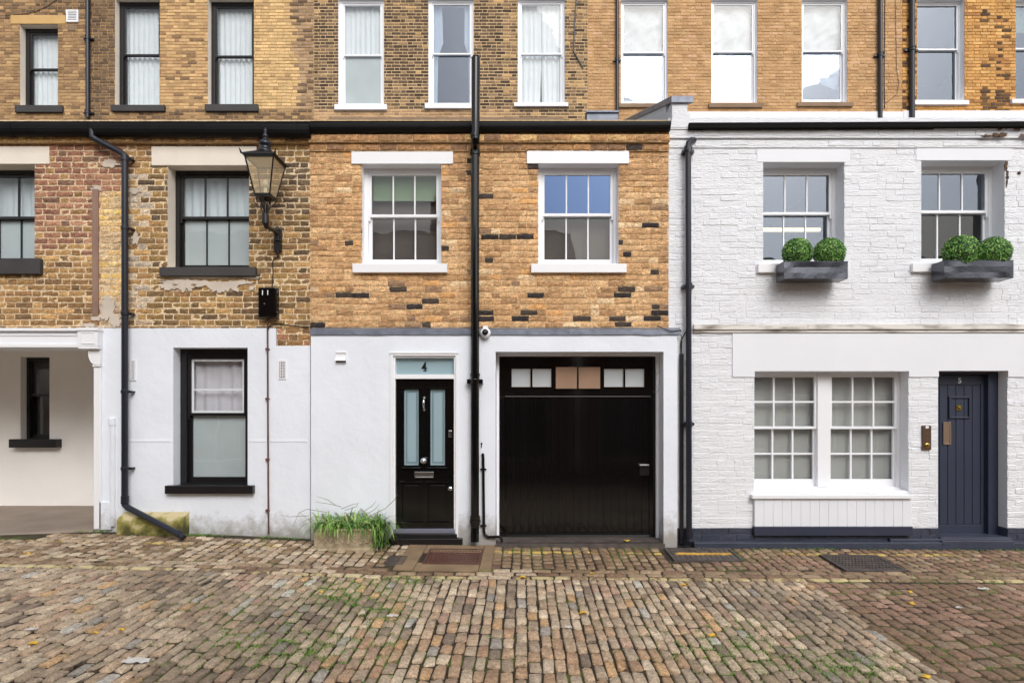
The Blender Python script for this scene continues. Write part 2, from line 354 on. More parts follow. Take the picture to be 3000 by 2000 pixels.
def window(parent, p0, p1, q0, q1, Yw, r, paint, rail, cols=1, ru=1, rl=1, fw=.05, sw=.045, brail=.07, g='glass', sill=None, cur=None, sillm=None, seed=0, name='window', horns=True, silldrop=0):
    x0, x1, z1, z0 = X(p0, Yw), X(p1, Yw), Z(q0, Yw), Z(q1, Yw)
    zr = Z(rail, Yw + r)
    y = Yw + r
    P = M[paint]
    f = MB(); e = .004
    f.box(x0 - e, x0 + fw, y, y + .13, z0 - e, z1 + e); f.box(x1 - fw, x1 + e, y, y + .13, z0 - e, z1 + e)
    f.box(x0 + fw, x1 - fw, y + .001, y + .13, z1 - fw, z1 + e); f.box(x0 + fw, x1 - fw, y + .001, y + .13, z0 - e, z0 + .03)
    wo = f.build(name, P, parent, bevel=.003)
    a, b = x0 + fw, x1 - fw
    def sash(nm, zl, zh, yy, rows, top, bot):
        s = MB()
        s.box(a, a + sw, yy, yy + .035, zl, zh); s.box(b - sw, b, yy, yy + .035, zl, zh)
        s.box(a + sw, b - sw, yy + .001, yy + .034, zh - top, zh); s.box(a + sw, b - sw, yy + .001, yy + .034, zl, zl + bot)
        bw = .009
        for i in range(1, cols):
            xc = a + sw + (b - a - 2 * sw) * i / cols; s.box(xc - bw, xc + bw, yy + .004, yy + .03, zl + bot, zh - top)
        for j in range(1, rows):
            zc = zl + bot + (zh - zl - bot - top) * j / rows; s.box(a + sw, b - sw, yy + .006, yy + .028, zc - bw, zc + bw)
        if horns and 'upper' in nm:
            for xx in (a + .012, b - .012): s.box(xx - .012, xx + .012, yy + .002, yy + .03, zl - .05, zl)
        so_ = s.build(nm, P, wo, bevel=.002)
        gm = MB(); gm.box(a + sw - .004, b - sw + .004, yy + .015, yy + .019, zl + bot - .004, zh - top + .004)
        gm.build('glazing', M[g[0] if (isinstance(g, tuple) and 'upper' in nm) else (g[1] if isinstance(g, tuple) else g)], wo)
        return (a + sw, b - sw, zl + bot, zh - top)
    u = sash('upper_sash', zr - .018, z1 - fw, y + .015, ru, sw, .036)
    l = sash('lower_sash', z0 + .03, zr + .018, y + .055, rl, .036, brail)
    if sill:
        sx0, sx1, sz1, sz0, pr = X(sill[0], Yw - sill[4]), X(sill[1], Yw - sill[4]), Z(sill[2], Yw - sill[4]), Z(sill[3], Yw - sill[4]), sill[4]
        s = MB(); s.box(sx0, sx1, Yw - pr, Yw + .02, sz0, sz1)
        s.box(x0 + .002, x1 - .002, Yw + .0205, y + .02, sz0, min(z0 + .012, sz1 - .002) if z0 > sz0 else sz1 - .003)
        s.build('sill', M[sillm or paint], wo, bevel=.006)
    yc = y + .135
    if cur:
        for kind in (cur if isinstance(cur, list) else [cur]):
            c = MB(); mm = 'curtain'; nm = 'curtain'
            if kind == 'full': curtain(c, x0, x1, z0, z1, yc, seed=seed)
            elif kind == 'net': curtain(c, x0, x1, z0, z1, yc, amp=.045, per=.17, seed=seed); mm = 'net'
            elif kind == 'split':
                curtain(c, x0, x0 + (x1 - x0) * .42, z0, z1, yc, amp=.02, per=.07, seed=seed, wid=lambda t, p, q: (p, p + (q - p) * (.72 if t < .45 else .45) * (1 - .25 * abs(t - .45))))
                curtain(c, x1 - (x1 - x0) * .4, x1, z0, z1, yc, amp=.02, per=.07, seed=seed + 3, wid=lambda t, p, q: (q - (q - p) * (.6 if t < .45 else .35) * (1 - .2 * abs(t - .45)), q))
            elif kind == 'slit':
                curtain(c, x0, (x0 + x1) / 2 + .0, z0, z1, yc, seed=seed, wid=lambda t, p, q: (p, q - .06 * max(0, t - .6)))
                curtain(c, (x0 + x1) / 2 + .005, x1, z0, z1, yc, seed=seed + 2, wid=lambda t, p, q: (p + .05 * max(0, t - .6), q))
            elif kind == 'frost_low':
                c.box(l[0], l[1], y + .0755, y + .079, l[2], l[3]); mm = 'frost'; nm = 'frosted_film'
            elif kind == 'green':
                c.box(u[0], u[1], y + .12, y + .124, u[2] + (u[3] - u[2]) * .42, u[3] + .04); mm = 'green_blind'; nm = 'blind'
            elif kind == 'dark':
                c.box(x0, x1, y + .19, y + .195, z0, z1); mm = 'dark_room'; nm = 'blackout_blind'
            elif kind == 'greyb':
                c.box(x0 + fw, x1 - fw, y + .19, y + .195, z0, z1 - .0); mm = 'grey_blind'; nm = 'blind'
            elif kind == 'inner_frame':
                c.frame(u[0] - .002, u[1] + .002, u[2], u[3], .03, y + .036, y + .049); c.box(u[0], u[1], y + .037, y + .049, u[2] * .58 + u[3] * .42, u[2] * .58 + u[3] * .42 + .02); mm = 'white'; nm = 'secondary_frame'
            elif kind.startswith('plastic'):
                n1, n2 = 18, 30; cut = {'plastic1': .12, 'plastic2': .36, 'plastic3': .4}[kind]
                rnd = random.Random(seed)
                for (aa, bb, cc, dd, lo) in ((u[0], u[1], u[2], u[3], 0), (l[0], l[1], l[2], l[3], cut)):
                    vs = []
                    for jj in range(n2 + 1):
                        for ii in range(n1 + 1):
                            s_, t_ = ii / n1, jj / n2
                            bot = cc + (dd - cc) * (lo * (1 + .35 * math.sin(s_ * 3 + seed)) if lo else 0)
                            zz = bot + (dd - bot) * t_
                            vs.append((aa + (bb - aa) * s_, y + .12 + .05 * noise.noise(Vector((s_ * 3 + t_ * 2, t_ * 2 - s_, seed + .5))) + .06 * abs(noise.noise(Vector((s_ * 5 - t_ * 5, s_ + t_ * 2, seed + 4.5)))), zz))
                    c.add(vs, [(j2 * (n1 + 1) + i2, j2 * (n1 + 1) + i2 + 1, (j2 + 1) * (n1 + 1) + i2 + 1, (j2 + 1) * (n1 + 1) + i2) for j2 in range(n2) for i2 in range(n1)])
                mm = 'plastic'; nm = 'plastic_sheet'
            c.build(nm, M[mm], wo, smooth=(kind in ('full', 'net', 'split', 'slit') or kind.startswith('plastic')))
    return wo
def shell(root, x0, x1, y0, y1, z0, z1, roof_rise=None):
    s = MB(); t = .15
    s.box(x0, x0 + t, y0, y1, z0, z1); s.box(x1 - t, x1, y0, y1, z0, z1)
    s.box(x0 + t, x1 - t, y1 - t, y1, z0, z1); s.box(x0 + t, x1 - t, y0 + .35, y1 - t, z0 + (z1 - z0) * .48, z0 + (z1 - z0) * .48 + .2)
    return s
def rect(p0, p1, q0, q1, Y=0): return (X(p0, Y), X(p1, Y), Z(q1, Y), Z(q0, Y))
ZE = Z(352)          # eaves
YB = 6.0             # plane of the tall terraces behind

# ================================================================== SETTING: ground
def grid_sheet(name, x0, x1, y0, y1, nx, ny, hf, m, kind='structure'):
    g = MB(); vs = []
    for j in range(ny + 1):
        for i in range(nx + 1):
            x = x0 + (x1 - x0) * i / nx; y = y0 + (y1 - y0) * j / ny; vs.append((x, y, hf(x, y)))
    g.add(vs, [(j * (nx + 1) + i, j * (nx + 1) + i + 1, (j + 1) * (nx + 1) + i + 1, (j + 1) * (nx + 1) + i) for j in range(ny) for i in range(nx)])
    o = g.build(name, m, smooth=True); o['kind'] = kind; return o
def joint_mat():
    m = mat('sett_joints', lin(92, 76, 56), rough=.95, bump=.8, bscale=90, bdist=.02)
    n = m.node_tree; b = n.nodes['Principled BSDF']
    geo = n.nodes.new('ShaderNodeNewGeometry')
    t = n.nodes.new('ShaderNodeTexNoise'); t.inputs['Scale'].default_value = 1.1; t.inputs['Detail'].default_value = 6; t.inputs['Roughness'].default_value = .7
    n.links.new(geo.outputs['Position'], t.inputs['Vector'])
    cr = n.nodes.new('ShaderNodeValToRGB'); e = cr.color_ramp
    e.elements[0].position = .46; e.elements[0].color = (*lin(56, 45, 36), 1)
    e.elements[1].position = .63; e.elements[1].color = (*lin(92, 112, 42), 1)
    k = e.elements.new(.54); k.color = (*lin(70, 64, 40), 1)
    n.links.new(t.outputs['Fac'], cr.inputs[0])
    t2 = n.nodes.new('ShaderNodeTexNoise'); t2.inputs['Scale'].default_value = 60; n.links.new(geo.outputs['Position'], t2.inputs['Vector'])
    mr = n.nodes.new('ShaderNodeMapRange'); mr.inputs['To Min'].default_value = .5; mr.inputs['To Max'].default_value = 1.5; n.links.new(t2.outputs['Fac'], mr.inputs['Value'])
    mx = n.nodes.new('ShaderNodeMix'); mx.data_type = 'RGBA'; mx.blend_type = 'MULTIPLY'; mx.inputs['Factor'].default_value = 1
    n.links.new(cr.outputs[0], mx.inputs[6]); n.links.new(mr.outputs[0], mx.inputs[7]); n.links.new(mx.outputs[2], b.inputs['Base Color'])
    return m
MJ = joint_mat()
def hump(x, y): return .006 * noise.noise(Vector((x * 1.5, y * 1.5, 3)))
grid_sheet('ground', -60, 60, -60, 60, 24, 24, lambda x, y: -1.2, M['asphalt'])
grid_sheet('street', -14, 14, -14, .12, 112, 60, lambda x, y: G(x, y) + hump(x, y), MJ)
def sett_mat():
    m = mat('sett_stone', attr=True, rough=.58, bump=.9, bscale=48, var=.26, vscale=24, bdist=.02, fine=.34)
    n = m.node_tree; b = n.nodes['Principled BSDF']
    src = b.inputs['Base Color'].links[0].from_socket
    geo = n.nodes.new('ShaderNodeNewGeometry'); sp = n.nodes.new('ShaderNodeSeparateXYZ'); n.links.new(geo.outputs['Position'], sp.inputs[0])
    def math_(op, a, bb=None):
        q = n.nodes.new('ShaderNodeMath'); q.operation = op
        for i, v in enumerate((a, bb)):
            if v is None: continue
            if isinstance(v, (int, float)): q.inputs[i].default_value = v
            else: n.links.new(v, q.inputs[i])
        return q.outputs[0]
    t = n.nodes.new('ShaderNodeTexNoise'); t.inputs['Scale'].default_value = 9; t.inputs['Detail'].default_value = 8; t.inputs['Roughness'].default_value = .75
    n.links.new(geo.outputs['Position'], t.inputs['Vector'])
    t3 = n.nodes.new('ShaderNodeTexNoise'); t3.inputs['Scale'].default_value = .8; n.links.new(geo.outputs['Position'], t3.inputs['Vector'])
    wear = math_('ADD', math_('MULTIPLY', t.outputs['Fac'], .7), math_('MULTIPLY', t3.outputs['Fac'], .45))
    ybend = math_('MULTIPLY', math_('MAXIMUM', math_('MULTIPLY', sp.outputs['X'], -1), 0), .02)
    def band(y, hw, th, fade):
        d = math_('ABSOLUTE', math_('ADD', math_('ADD', sp.outputs['Y'], ybend), y))
        a = math_('LESS_THAN', d, hw); c = math_('GREATER_THAN', wear, th)
        return math_('MULTIPLY', math_('MULTIPLY', a, c), fade)
    def mix(cur, f, col):
        mx = n.nodes.new('ShaderNodeMix'); mx.data_type = 'RGBA'; n.links.new(f, mx.inputs['Factor']); n.links.new(cur, mx.inputs[6]); mx.inputs[7].default_value = (*col, 1); return mx.outputs[2]
    cur = mix(src, band(1.31, .042, .58, .62), lin(222, 208, 150))
    cur = mix(cur, band(.37, .038, .61, .85), lin(214, 186, 96))
    n.links.new(cur, b.inputs['Base Color'])
    return m
MS = sett_mat()
PAL = [(5, 168, 149, 126), (4, 154, 135, 113), (3, 180, 162, 138), (3, 168, 144, 118), (.8, 180, 146, 106), (1, 158, 130, 110), (.5, 146, 138, 128), (.25, 170, 164, 154), (1.2, 126, 110, 94)]
PALR = [(4, 134, 104, 84), (3, 122, 94, 76), (2, 146, 116, 96), (3, 116, 94, 70), (2, 140, 120, 98)]
PALN = [(4, 132, 110, 84), (3, 120, 98, 74), (2, 146, 124, 98), (1, 110, 86, 66)]
def gp(px, py):
    k = (py - CY) / F; z = 6.5
    for _ in range(25): z = (ZC - G((px - CX) * z / F, z - D)) / k
    return (px - CX) * z / F, z - D
NO = []   # no-sett rectangles in x,y
def sett(mb, x, y, wx, wy, col, rnd, sunk=0):
    for (a, b, c, d) in NO:
        if a < x < b and c < y < d: return
    hx, hy = wx / 2, wy / 2; cr = min(hx, hy) * rnd.uniform(.12, .38)
    ang = rnd.uniform(-.035, .035); ca, sa = math.cos(ang), math.sin(ang)
    tx, ty = rnd.uniform(-.035, .035), rnd.uniform(-.03, .03); zb = G(x, y) + .012 - sunk + rnd.uniform(-.004, .004)
    oc = []
    for sx, sy in ((-1, -1), (1, -1), (1, 1), (-1, 1)):
        e1 = (sx * hx, sy * (hy - cr)); e2 = (sx * (hx - cr), sy * hy)
        oc += [e1, e2] if (sx * sy < 0) == False and True and (sx, sy) in ((-1, -1), (1, 1)) else [e2, e1]
    oc = [(u + rnd.uniform(-.0055, .0055), v + rnd.uniform(-.009, .009)) for u, v in oc]
    vs = []
    for sc_, dz in ((1.0, -.02), (.97, -.003), (.80, .004)):
        k = (1 - sc_) * hx
        for u, v in oc:
            uu = u - math.copysign(min(k, abs(u)), u); vv = v - math.copysign(min(k, abs(v)), v)
            X_, Y_ = x + uu * ca - vv * sa, y + uu * sa + vv * ca
            vs.append((X_, Y_, zb + dz + uu * tx + vv * ty))
    fs = [(r_ * 8 + i, r_ * 8 + (i + 1) % 8, (r_ + 1) * 8 + (i + 1) % 8, (r_ + 1) * 8 + i) for r_ in range(2) for i in range(8)] + [tuple(range(16, 24))]
    mb.add(vs, fs, 0, col)
NO.append((X(1178, -.5), X(1450, -.5), -1.12, .2))
NO.append((-14, X(200), -.42, .3))
for (a, b, c, d) in ((1122, 1180, 1633, 1656), (1975, 2180, 1611, 1645), (2478, 2656, 1630, 1675)):
    p, q = gp(a, d), gp(b, c); NO.append((p[0] - .02, gp(b, d)[0] + .02, p[1] - .03, q[1] + .03))
DS, DK = .05, 1.3
rs = random.Random(11)
st = MB()
x = -9.6
while x < 9.6:                                              # main field: columns running away from the houses
    wd = rs.uniform(.084, .104)
    y = -1.325 - .02 * max(0, -x)
    if x < 2.9 + .1 * rs.random():
        first = True
        while y > -8.2:
            l = rs.uniform(.15, .235) if not first else rs.uniform(.08, .22); first = False
            mu = noise.noise(Vector((x * .7, y * .7, 9)))
            col = pick(rs, PAL, .16)
            if mu > .2: col = mixc(col, lin(112, 98, 80), .35)
            if -1.4 < x < 1.5 and y < -2.4 and rs.random() < .4: col = mixc(col, lin(186, 144, 106), .5)
            sett(st, x + wd / 2 + rs.uniform(-.004, .004), y - l / 2, wd - rs.uniform(.009, .017), l - rs.uniform(.010, .02), col, rs)
            y -= l
    x += wd
# reddish field at the right, rows crossing at a slant
x = 2.95
while x < 9.6:
    wd = rs.uniform(.11, .135)
    y = -1.32 - rs.random() * .03
    while y > -8.2:
        l = rs.uniform(.13, .19)
        col = pick(rs, PALR, .14)
        mud = noise.noise(Vector((x * .9, y * .9, 2)))
        if mud > -.05: col = mixc(col, lin(112, 88, 62), min(.7, .3 + mud))
        sett(st, x + wd / 2, y - l / 2 - .25 * ((x * 3) % 1) * .1, wd - .012, l - .012, col, rs, sunk=.004 + max(0, mud) * .012)
        y -= l
    x += wd
for i in range(3):                                          # channel rows along the kerb line
    x = -9.6; yc = -1.05 - i * .108
    while x < 9.6:
        l = rs.uniform(.17, .27)
        sett(st, x + l / 2, yc - .02 * max(0, -x), l - .014, .094, pick(rs, PALN if x > 0 else PAL[:4] + PALN, .14), rs)
        x += l
x = -9.6
while x < 9.6:                                              # strip of small setts beside the houses
    wd = rs.uniform(.1, .13); y = -.10 - rs.random() * .06
    while y > -.93 - .02 * max(0, -x):
        l = rs.uniform(.11, .17)
        pal = PALN if x > -1.5 else PAL[:4] + PALN
        if x > 2: pal = PALR + PALN
        sett(st, x + wd / 2, y - l / 2, wd - .018, l - .018, pick(rs, pal, .14), rs, sunk=.003)
        y -= l
    x += wd
o = st.build('street_setts', MS, smooth=True); o['kind'] = 'structure'

# passage and forecourt surface
def ph(x, y):
    return .168 + .035 * max(y, 0) + .05 * min(y, 0) + .004 * noise.noise(Vector((x * 3, y * 3, 0)))
pv = MB(); n1, n2 = 40, 14; vs = []
for j in range(n2 + 1):
    for i in range(n1 + 1):
        xx = -9.4 + (X(278) + 9.4) * i / n1
        front = -.38 + .05 * noise.noise(Vector((xx * 1.5, 0, 0))) + .34 * max(0, (i / n1 - .6) / .4)
        yy = front + (1.66 - front) * j / n2
        vs.append((xx, yy, ph(xx, yy) + .006))
nb = len(vs)
fs = [(j * (n1 + 1) + i, j * (n1 + 1) + i + 1, (j + 1) * (n1 + 1) + i + 1, (j + 1) * (n1 + 1) + i) for j in range(n2) for i in range(n1)]
for i in range(n1 + 1): vs.append((vs[i][0], vs[i][1] - .01, vs[i][2] - .05))
fs += [(nb + i, nb + i + 1, i + 1, i) for i in range(n1)]
pv.add(vs, fs); o = pv.build('passage_paving', M['asphalt'], smooth=True); o['kind'] = 'structure'
# stone slabs round the access cover
sb = MB(); ax0, ax1 = X(1182, -.5), X(1446, -.5)
for (a, b, c, d) in ((ax0, X(1232, -.6), -1.08, -.12), (X(1412, -.6), ax1, -1.1, -.1), (X(1232, -.6) + .006, X(1412, -.6) - .006, -.42, -.12), (X(1232, -.6) + .006, X(1412, -.6) - .006, -1.1, -.84)):
    sb.add([(a, c, G(a, c) + .018), (b, c, G(b, c) + .018), (b, d, G(b, d) + .018), (a, d, G(a, d) + .018), (a, c, G(a, c) - .05), (b, c, G(b, c) - .05), (b, d, G(b, d) - .05), (a, d, G(a, d) - .05)], [(0, 1, 2, 3), (4, 5, 1, 0), (5, 6, 2, 1), (6, 7, 3, 2), (7, 4, 0, 3)])
o = sb.build('pavement_slabs', M['concrete'], bevel=.006); o['kind'] = 'structure'

# ================================================================== TALL TERRACE BEHIND
DS, DK = .2, 1.16
def back_house(name, label, p0, p1, colf, mortar, wins, bond, reveal, seed, extra=None, z1=12.6):
    x0, x1 = X(p0, YB), X(p1, YB)
    root = thing('terraced_house', label, 'house', ((x0 + x1) / 2, YB, 0))
    holes = [rect(a, b, c, d, YB) for a, b, c, d in wins]
    mb = MB(); zb = 3.0
    slab(mb, x0, x1, zb, z1, YB, YB + .34, holes, 0, 1, mortar)
    rnd = random.Random(seed)
    bricks(mb, x0 + .004, x1 - .004, Z(362, YB), z1, YB, holes, colf, 0, ch=.0745, bond=bond, rnd=rnd, jit=.003, joint=(.02 if colf is c2 else .011), jx=.011)
    mb.build('wall', [M['brick_far'], M[reveal]], root)
    s = shell(root, x0 + .01, x1 - .01, YB + .34, YB + 6, 0, z1 - .02); s.box(x0, x1, YB + .345, YB + 6, z1 - .02, z1 + .12)
    s.box(x0 + .02, x1 - .02, YB + .341, YB + 6, Z(322, YB) - .3, Z(322, YB) - .1)
    s.build('shell', M['inside'], root)
    return root
def c1(x, z, r):
    px, py = pxz(x, z, YB); n = noise.noise(Vector((x * .9, z * .9, 5)))
    a = [(3, 168, 132, 86), (2, 150, 116, 78), (1, 132, 102, 72), (1, 184, 148, 96)]
    b = [(3, 112, 90, 68), (2, 128, 102, 74), (1, 98, 78, 62)]
    c = [(3, 206, 166, 106), (3, 194, 152, 96), (1, 176, 136, 88)]
    d = [(4, 220, 180, 114), (2, 206, 168, 104), (1, 190, 152, 98)]
    if px < 255 + n * 30: p = a if py > 60 or r.random() < .3 else b
    elif px < 345 + n * 20: p = b
    elif px < 460: p = b if r.random() < .5 else a
    elif px < 620: p = c if r.random() < .8 else a
    elif px < 720: p = c
    elif px < 870 + 20 * n: p = d
    else: p = [(3, 176, 144, 108), (2, 150, 122, 92), (1, 110, 88, 70)]
    if px > 250 and py > 325: p = b if r.random() < .4 else a
    return pick(r, p)
def c2(x, z, r):
    px, py = pxz(x, z, YB); n = noise.noise(Vector((x * .8, z * 1.3, 8)))
    dk = [(4, 92, 74, 60), (3, 110, 88, 68), (2, 76, 62, 54), (1.5, 140, 112, 82)]
    lt = [(2, 160, 128, 88), (2, 140, 110, 78), (1, 190, 150, 92)]
    if py > 322 and px < 1480: return pick(r, [(2, 186, 146, 104), (1, 160, 124, 88)])
    if 1480 < px < 1515 or px > 1655: return pick(r, lt if r.random() < .65 else dk)
    return pick(r, lt if r.random() < .08 + .35 * max(0, n) else dk)
def c3(x, z, r): return pick(r, [(4, 192, 148, 94), (3, 184, 140, 88), (2, 200, 158, 104), (.6, 206, 160, 116)], .06)
def c4(x, z, r):
    px, py = pxz(x, z, YB); n = noise.noise(Vector((x * 1.2, z * 1.2, 4)))
    if (2880 < px < 2950 and r.random() < .16 + .5 * (py > 265)) or (px < 2680 and r.random() < .3): return pick(r, [(1, 84, 66, 56), (1, 110, 82, 56)])
    return pick(r, [(4, 206, 150, 66), (3, 196, 140, 62), (2, 214, 164, 84), (1, 170, 116, 56)])
TOPA = -6
bA = back_house('a', 'tall terrace of mottled yellow brick with black sash windows, behind the lantern house', -260, 920, c1, lin(188, 152, 104),
    [(59, 170, 73, 309), (337, 468, TOPA, 309), (609, 744, TOPA, 309)], 'flemish', 'cream', 21)
for i, (a, b, t, sl_) in enumerate(((59, 170, 73, (42, 181, 308, 328, .07)), (337, 468, TOPA, (323, 481, 307, 325, .07)), (609, 744, TOPA, (599, 755, 305, 325, .07)))):
    window(bA, a, b, t, 309, YB, .15, 'black', (202, 160, 164)[i], fw=.08, sw=.05, brail=.05, g=('glass_curtain', 'glass_curtain'), sill=sl_, sillm='sill', cur='full', seed=i + 1)
m_ = MB(); m_.box(X(33, YB), X(193, YB), YB - .02, YB + .02, Z(72, YB), Z(46, YB)); m_.build('lintel', mat('buff_render', lin(206, 168, 112), rough=.9, bump=.3, var=.1), bA, bevel=.01)
m_ = MB(); m_.box(X(199, YB), X(221, YB), YB - .018, YB + .01, Z(92, YB), Z(75, YB)); m_.build('air_brick', M['stone'], bA, bevel=.01)
bB = back_house('b', 'tall terrace of dark sooty brick with pale mortar and white sash windows, behind door four', 920, 1722, c2, lin(214, 184, 140),
    [(991, 1125, -8, 306), (1255, 1388, -8, 304), (1517, 1655, -8, 302)], 'flemish', 'white', 22)
window(bB, 991, 1125, -8, 306, YB, .1, 'white', 161, fw=.07, sw=.045, brail=.07, g=('glass_curtain', 'glass_curtain'), sill=(979, 1133, 305, 321, .07), cur=['full', 'frost_low'], seed=11)
window(bB, 1255, 1388, -8, 304, YB, .1, 'white', 157, fw=.06, sw=.045, brail=.07, g='glass_sky', sill=(1244, 1393, 302, 317, .07), cur='split', seed=12)
window(bB, 1517, 1655, -8, 302, YB, .1, 'white', 157, fw=.05, sw=.045, brail=.05, g=('glass_curtain', 'glass_curtain'), sill=(1506, 1665, 300, 311, .07), cur='slit', seed=13)
m_ = MB(); m_.box(X(965, YB), X(1650, YB), YB - .035, YB + .01, Z(356, YB), Z(345, YB)); m_.build('ledge', M['stone'], bB, bevel=.01)
bC = back_house('c', 'tall terrace of clean light tan brick, its three windows masked by white sheeting', 1722, 2643, c3, lin(208, 168, 120),
    [(1819, 1956, -2, 303), (2084, 2218, -2, 301), (2349, 2481, -2, 299)], 'flemish', 'white', 23)
for i, (a, b, t) in enumerate(((1819, 1956, 303), (2084, 2218, 301), (2349, 2481, 299))):
    window(bC, a, b, -2, t, YB, .07, 'white', (153, 151, 149)[i], fw=.045, sw=.04, brail=.09, g=('glass_curtain', 'glass_sky'), sill=((1808, 1966, 303, 314, .06), (2077, 2235, 302, 314, .06), (2337, 2501, 299, 311, .06))[i], sillm='stone', cur='plastic%d' % (i + 1), seed=31 + i)
bD = back_house('d', 'tall terrace of orange yellow brick with black stained patches, at the right edge', 2643, 3300, c4, lin(190, 140, 72),
    [(2687, 2825, -4, 296), (2975, 3110, -4, 293)], 'flemish', 'white', 24)
window(bD, 2687, 2825, -4, 296, YB, .12, 'white', 144, fw=.04, sw=.04, brail=.09, g='glass_sky', sill=(2681, 2840, 293, 306, .07), seed=41)
window(bD, 2975, 3110, -4, 293, YB, .12, 'white', 142, fw=.04, sw=.04, brail=.09, g='glass_sky', sill=(2966, 3120, 290, 302, .07), cur='green', seed=42)
for root, a, b in ((bC, 2000, 2643), (bD, 2643.5, 3300)):
    m_ = MB(); m_.box(X(a, YB), X(b, YB), YB - .05, YB + .01, Z(364, YB), Z(330 if root is bC else 327, YB)); m_.build('painted_band', M['render_shop'], root, bevel=.01)
# items on the tall terrace
def vpipe(label, px, w_, y0, y1, Y, m, brackets=(), side=1, name='drainpipe', off=.07, group=None):
    r = w_ / 2 * (D + Y) / F
    root = thing(name, label, 'drainpipe', (X(px, Y - off), Y - off, Z(y1, Y - off)), group)
    t = MB(); t.tube([(X(px, Y - off), Y - off, Z(y1, Y - off)), (X(px, Y - off), Y - off, Z(y0, Y - off))], r, 14); t.build('pipe', M[m], root, smooth=False)
    for b in brackets:
        k = MB(); zc = Z(b, Y - off); xc = X(px, Y - off)
        k.tube([(xc, Y - off, zc - .028), (xc, Y - off, zc + .028)], r * 1.3, 14); k.tube([(xc, Y - off, zc + .03), (xc, Y - off, zc + .042)], r * 1.5, 14)
        k.box(xc - r * 2.6, xc + r * 2.6, Y - off + .01, Y - .004, zc - .018, zc + .018)
        k.build('bracket', M[m], root)
    return root
vpipe('slim dark drainpipe on the mottled yellow brick terrace beside the small white vent', 257, 11, -30, 346, YB, 'pipe', (112, 330))
vpipe('slim grey drainpipe left of the sheeted windows, on tan brick', 1808.5, 9, -30, 342, YB, 'pipe', (175,))
vpipe('charcoal drainpipe on tan brick, right of the last sheeted window', 2579, 12, -30, 352, YB, 'pipe', (162,))
vpipe('thick navy drainpipe where tan brick meets orange brick', 2672, 15, -30, 352, YB, 'pipe', (146,))
def cable(label, pts, Y, r=.006, m='black'):
    t = MB(); P_ = [(X(a, Y - .02), Y - .02, Z(b, Y - .02)) for a, b in pts]
    t.tube(P_, r, 6); return tag(t.build('cable', M[m], loc=P_[0]), label, 'cable')
cable('thin brown wire sagging across the yellow brick above the smallest black window', [(40, 44), (80, 40), (110, 32), (140, 18), (165, 0), (180, -20)], YB, .007, 'bronze')
cable('thin dark cable hanging straight beside the charcoal drainpipe', [(2593, -20), (2592, 120), (2591, 230), (2592, 318)], YB, .01)
cable('thin brown cable curving down tan brick near the navy drainpipe', [(2623, -20), (2625, 100), (2627, 200), (2633, 245), (2628, 275), (2605, 295), (2592, 303)], YB, .006, 'bronze')
cable('thick black cable snaking down the dark brick beside the curtained window', [(1690, -20), (1684, 60), (1681, 130), (1680, 150), (1700, 185), (1708, 200)], YB, .016)
v = thing('wall_vent', 'white louvred vent high on the yellow brick beside the smallest black window', 'vent', (X(214, YB), YB, Z(68, YB)))
m_ = MB(); m_.frame(X(197, YB), X(232, YB), Z(68, YB), Z(32, YB), .035, YB - .04, YB - .002); m_.build('frame', M['white'], v, bevel=.003)
m_ = MB()
for k in range(6):
    zz = Z(64 - k * 4.8, YB); m_.box(X(200, YB), X(229, YB), YB - .034, YB - .012, zz, zz + .017)
m_.build('louvre', M['white'], v)
m_ = MB(); m_.box(X(200, YB), X(229, YB), YB - .01, YB - .003, Z(66, YB), Z(34, YB)); m_.build('backing', M['iron_brown'], v)

# ================================================================== MEWS HOUSES
DS, DK = .12, 1.42
# ---- left brick house with passage
xa0, xa1 = -9.5, X(909)
hA = thing('brick_house', 'old brown brick house with white ground floor, open passage and black sash windows', 'house', ((xa0 + xa1) / 2, 0, 0))
zf = Z(961)
A1 = rect(-135, 102, 483, 776); A2 = rect(491, 730, 484, 784)
def cA(x, z, r):
    px, py = pxz(x, z, 0); n = noise.noise(Vector((x * 1.3, z * 1.3, 1)))
    red = [(3, 156, 108, 82), (2, 138, 94, 74), (2, 168, 122, 92), (1, 128, 96, 76)]
    yel = [(3, 160, 122, 72), (3, 142, 106, 64), (2, 178, 138, 82), (1, 118, 90, 60)]
    olive = [(3, 138, 108, 62), (3, 120, 94, 60), (2, 156, 122, 68), (1, 100, 80, 58)]
    dark = [(3, 106, 88, 66), (2, 92, 76, 60), (2, 128, 102, 70), (1, 148, 118, 80)]
    pale = [(3, 206, 170, 110), (2, 190, 160, 118), (1, 214, 176, 96)]
    grey = [(3, 176, 160, 142), (2, 190, 172, 150), (1, 160, 136, 110)]
    if py < 430: return pick(r, [(3, 172, 128, 82), (2, 150, 110, 76), (1, 200, 160, 100), (1, 124, 96, 72)])
    if px < 285 + n * 14: return pick(r, red if py < 735 + n * 60 and r.random() < .85 else yel, .13)
    if px < 352: return pick(r, (red if py < 560 else (pale if py < 870 + 40 * n else grey)), .12)
    if px < 425 + n * 25: return pick(r, grey if r.random() < .5 and py > 500 else yel, .12)
    if px > 740 and 470 < py < 640 + 60 * n: return pick(r, dark, .14)
    if py > 640 or px > 735: return pick(r, olive if r.random() < .6 else yel, .14)
    return pick(r, dark if r.random() < .4 else olive, .13)
mb = MB(); mcA = lin(236, 212, 176)
slab(mb, xa0, xa1, zf, ZE, 0, .3, [A1, A2], 0, 1, mcA)
mb.box(X(811), xa1 - .001, .003, .2, Z(1014), zf - .001, 0, mcA)
LT = [rect(-60, 146, 430, 481), rect(445, 752, 430, 485)]
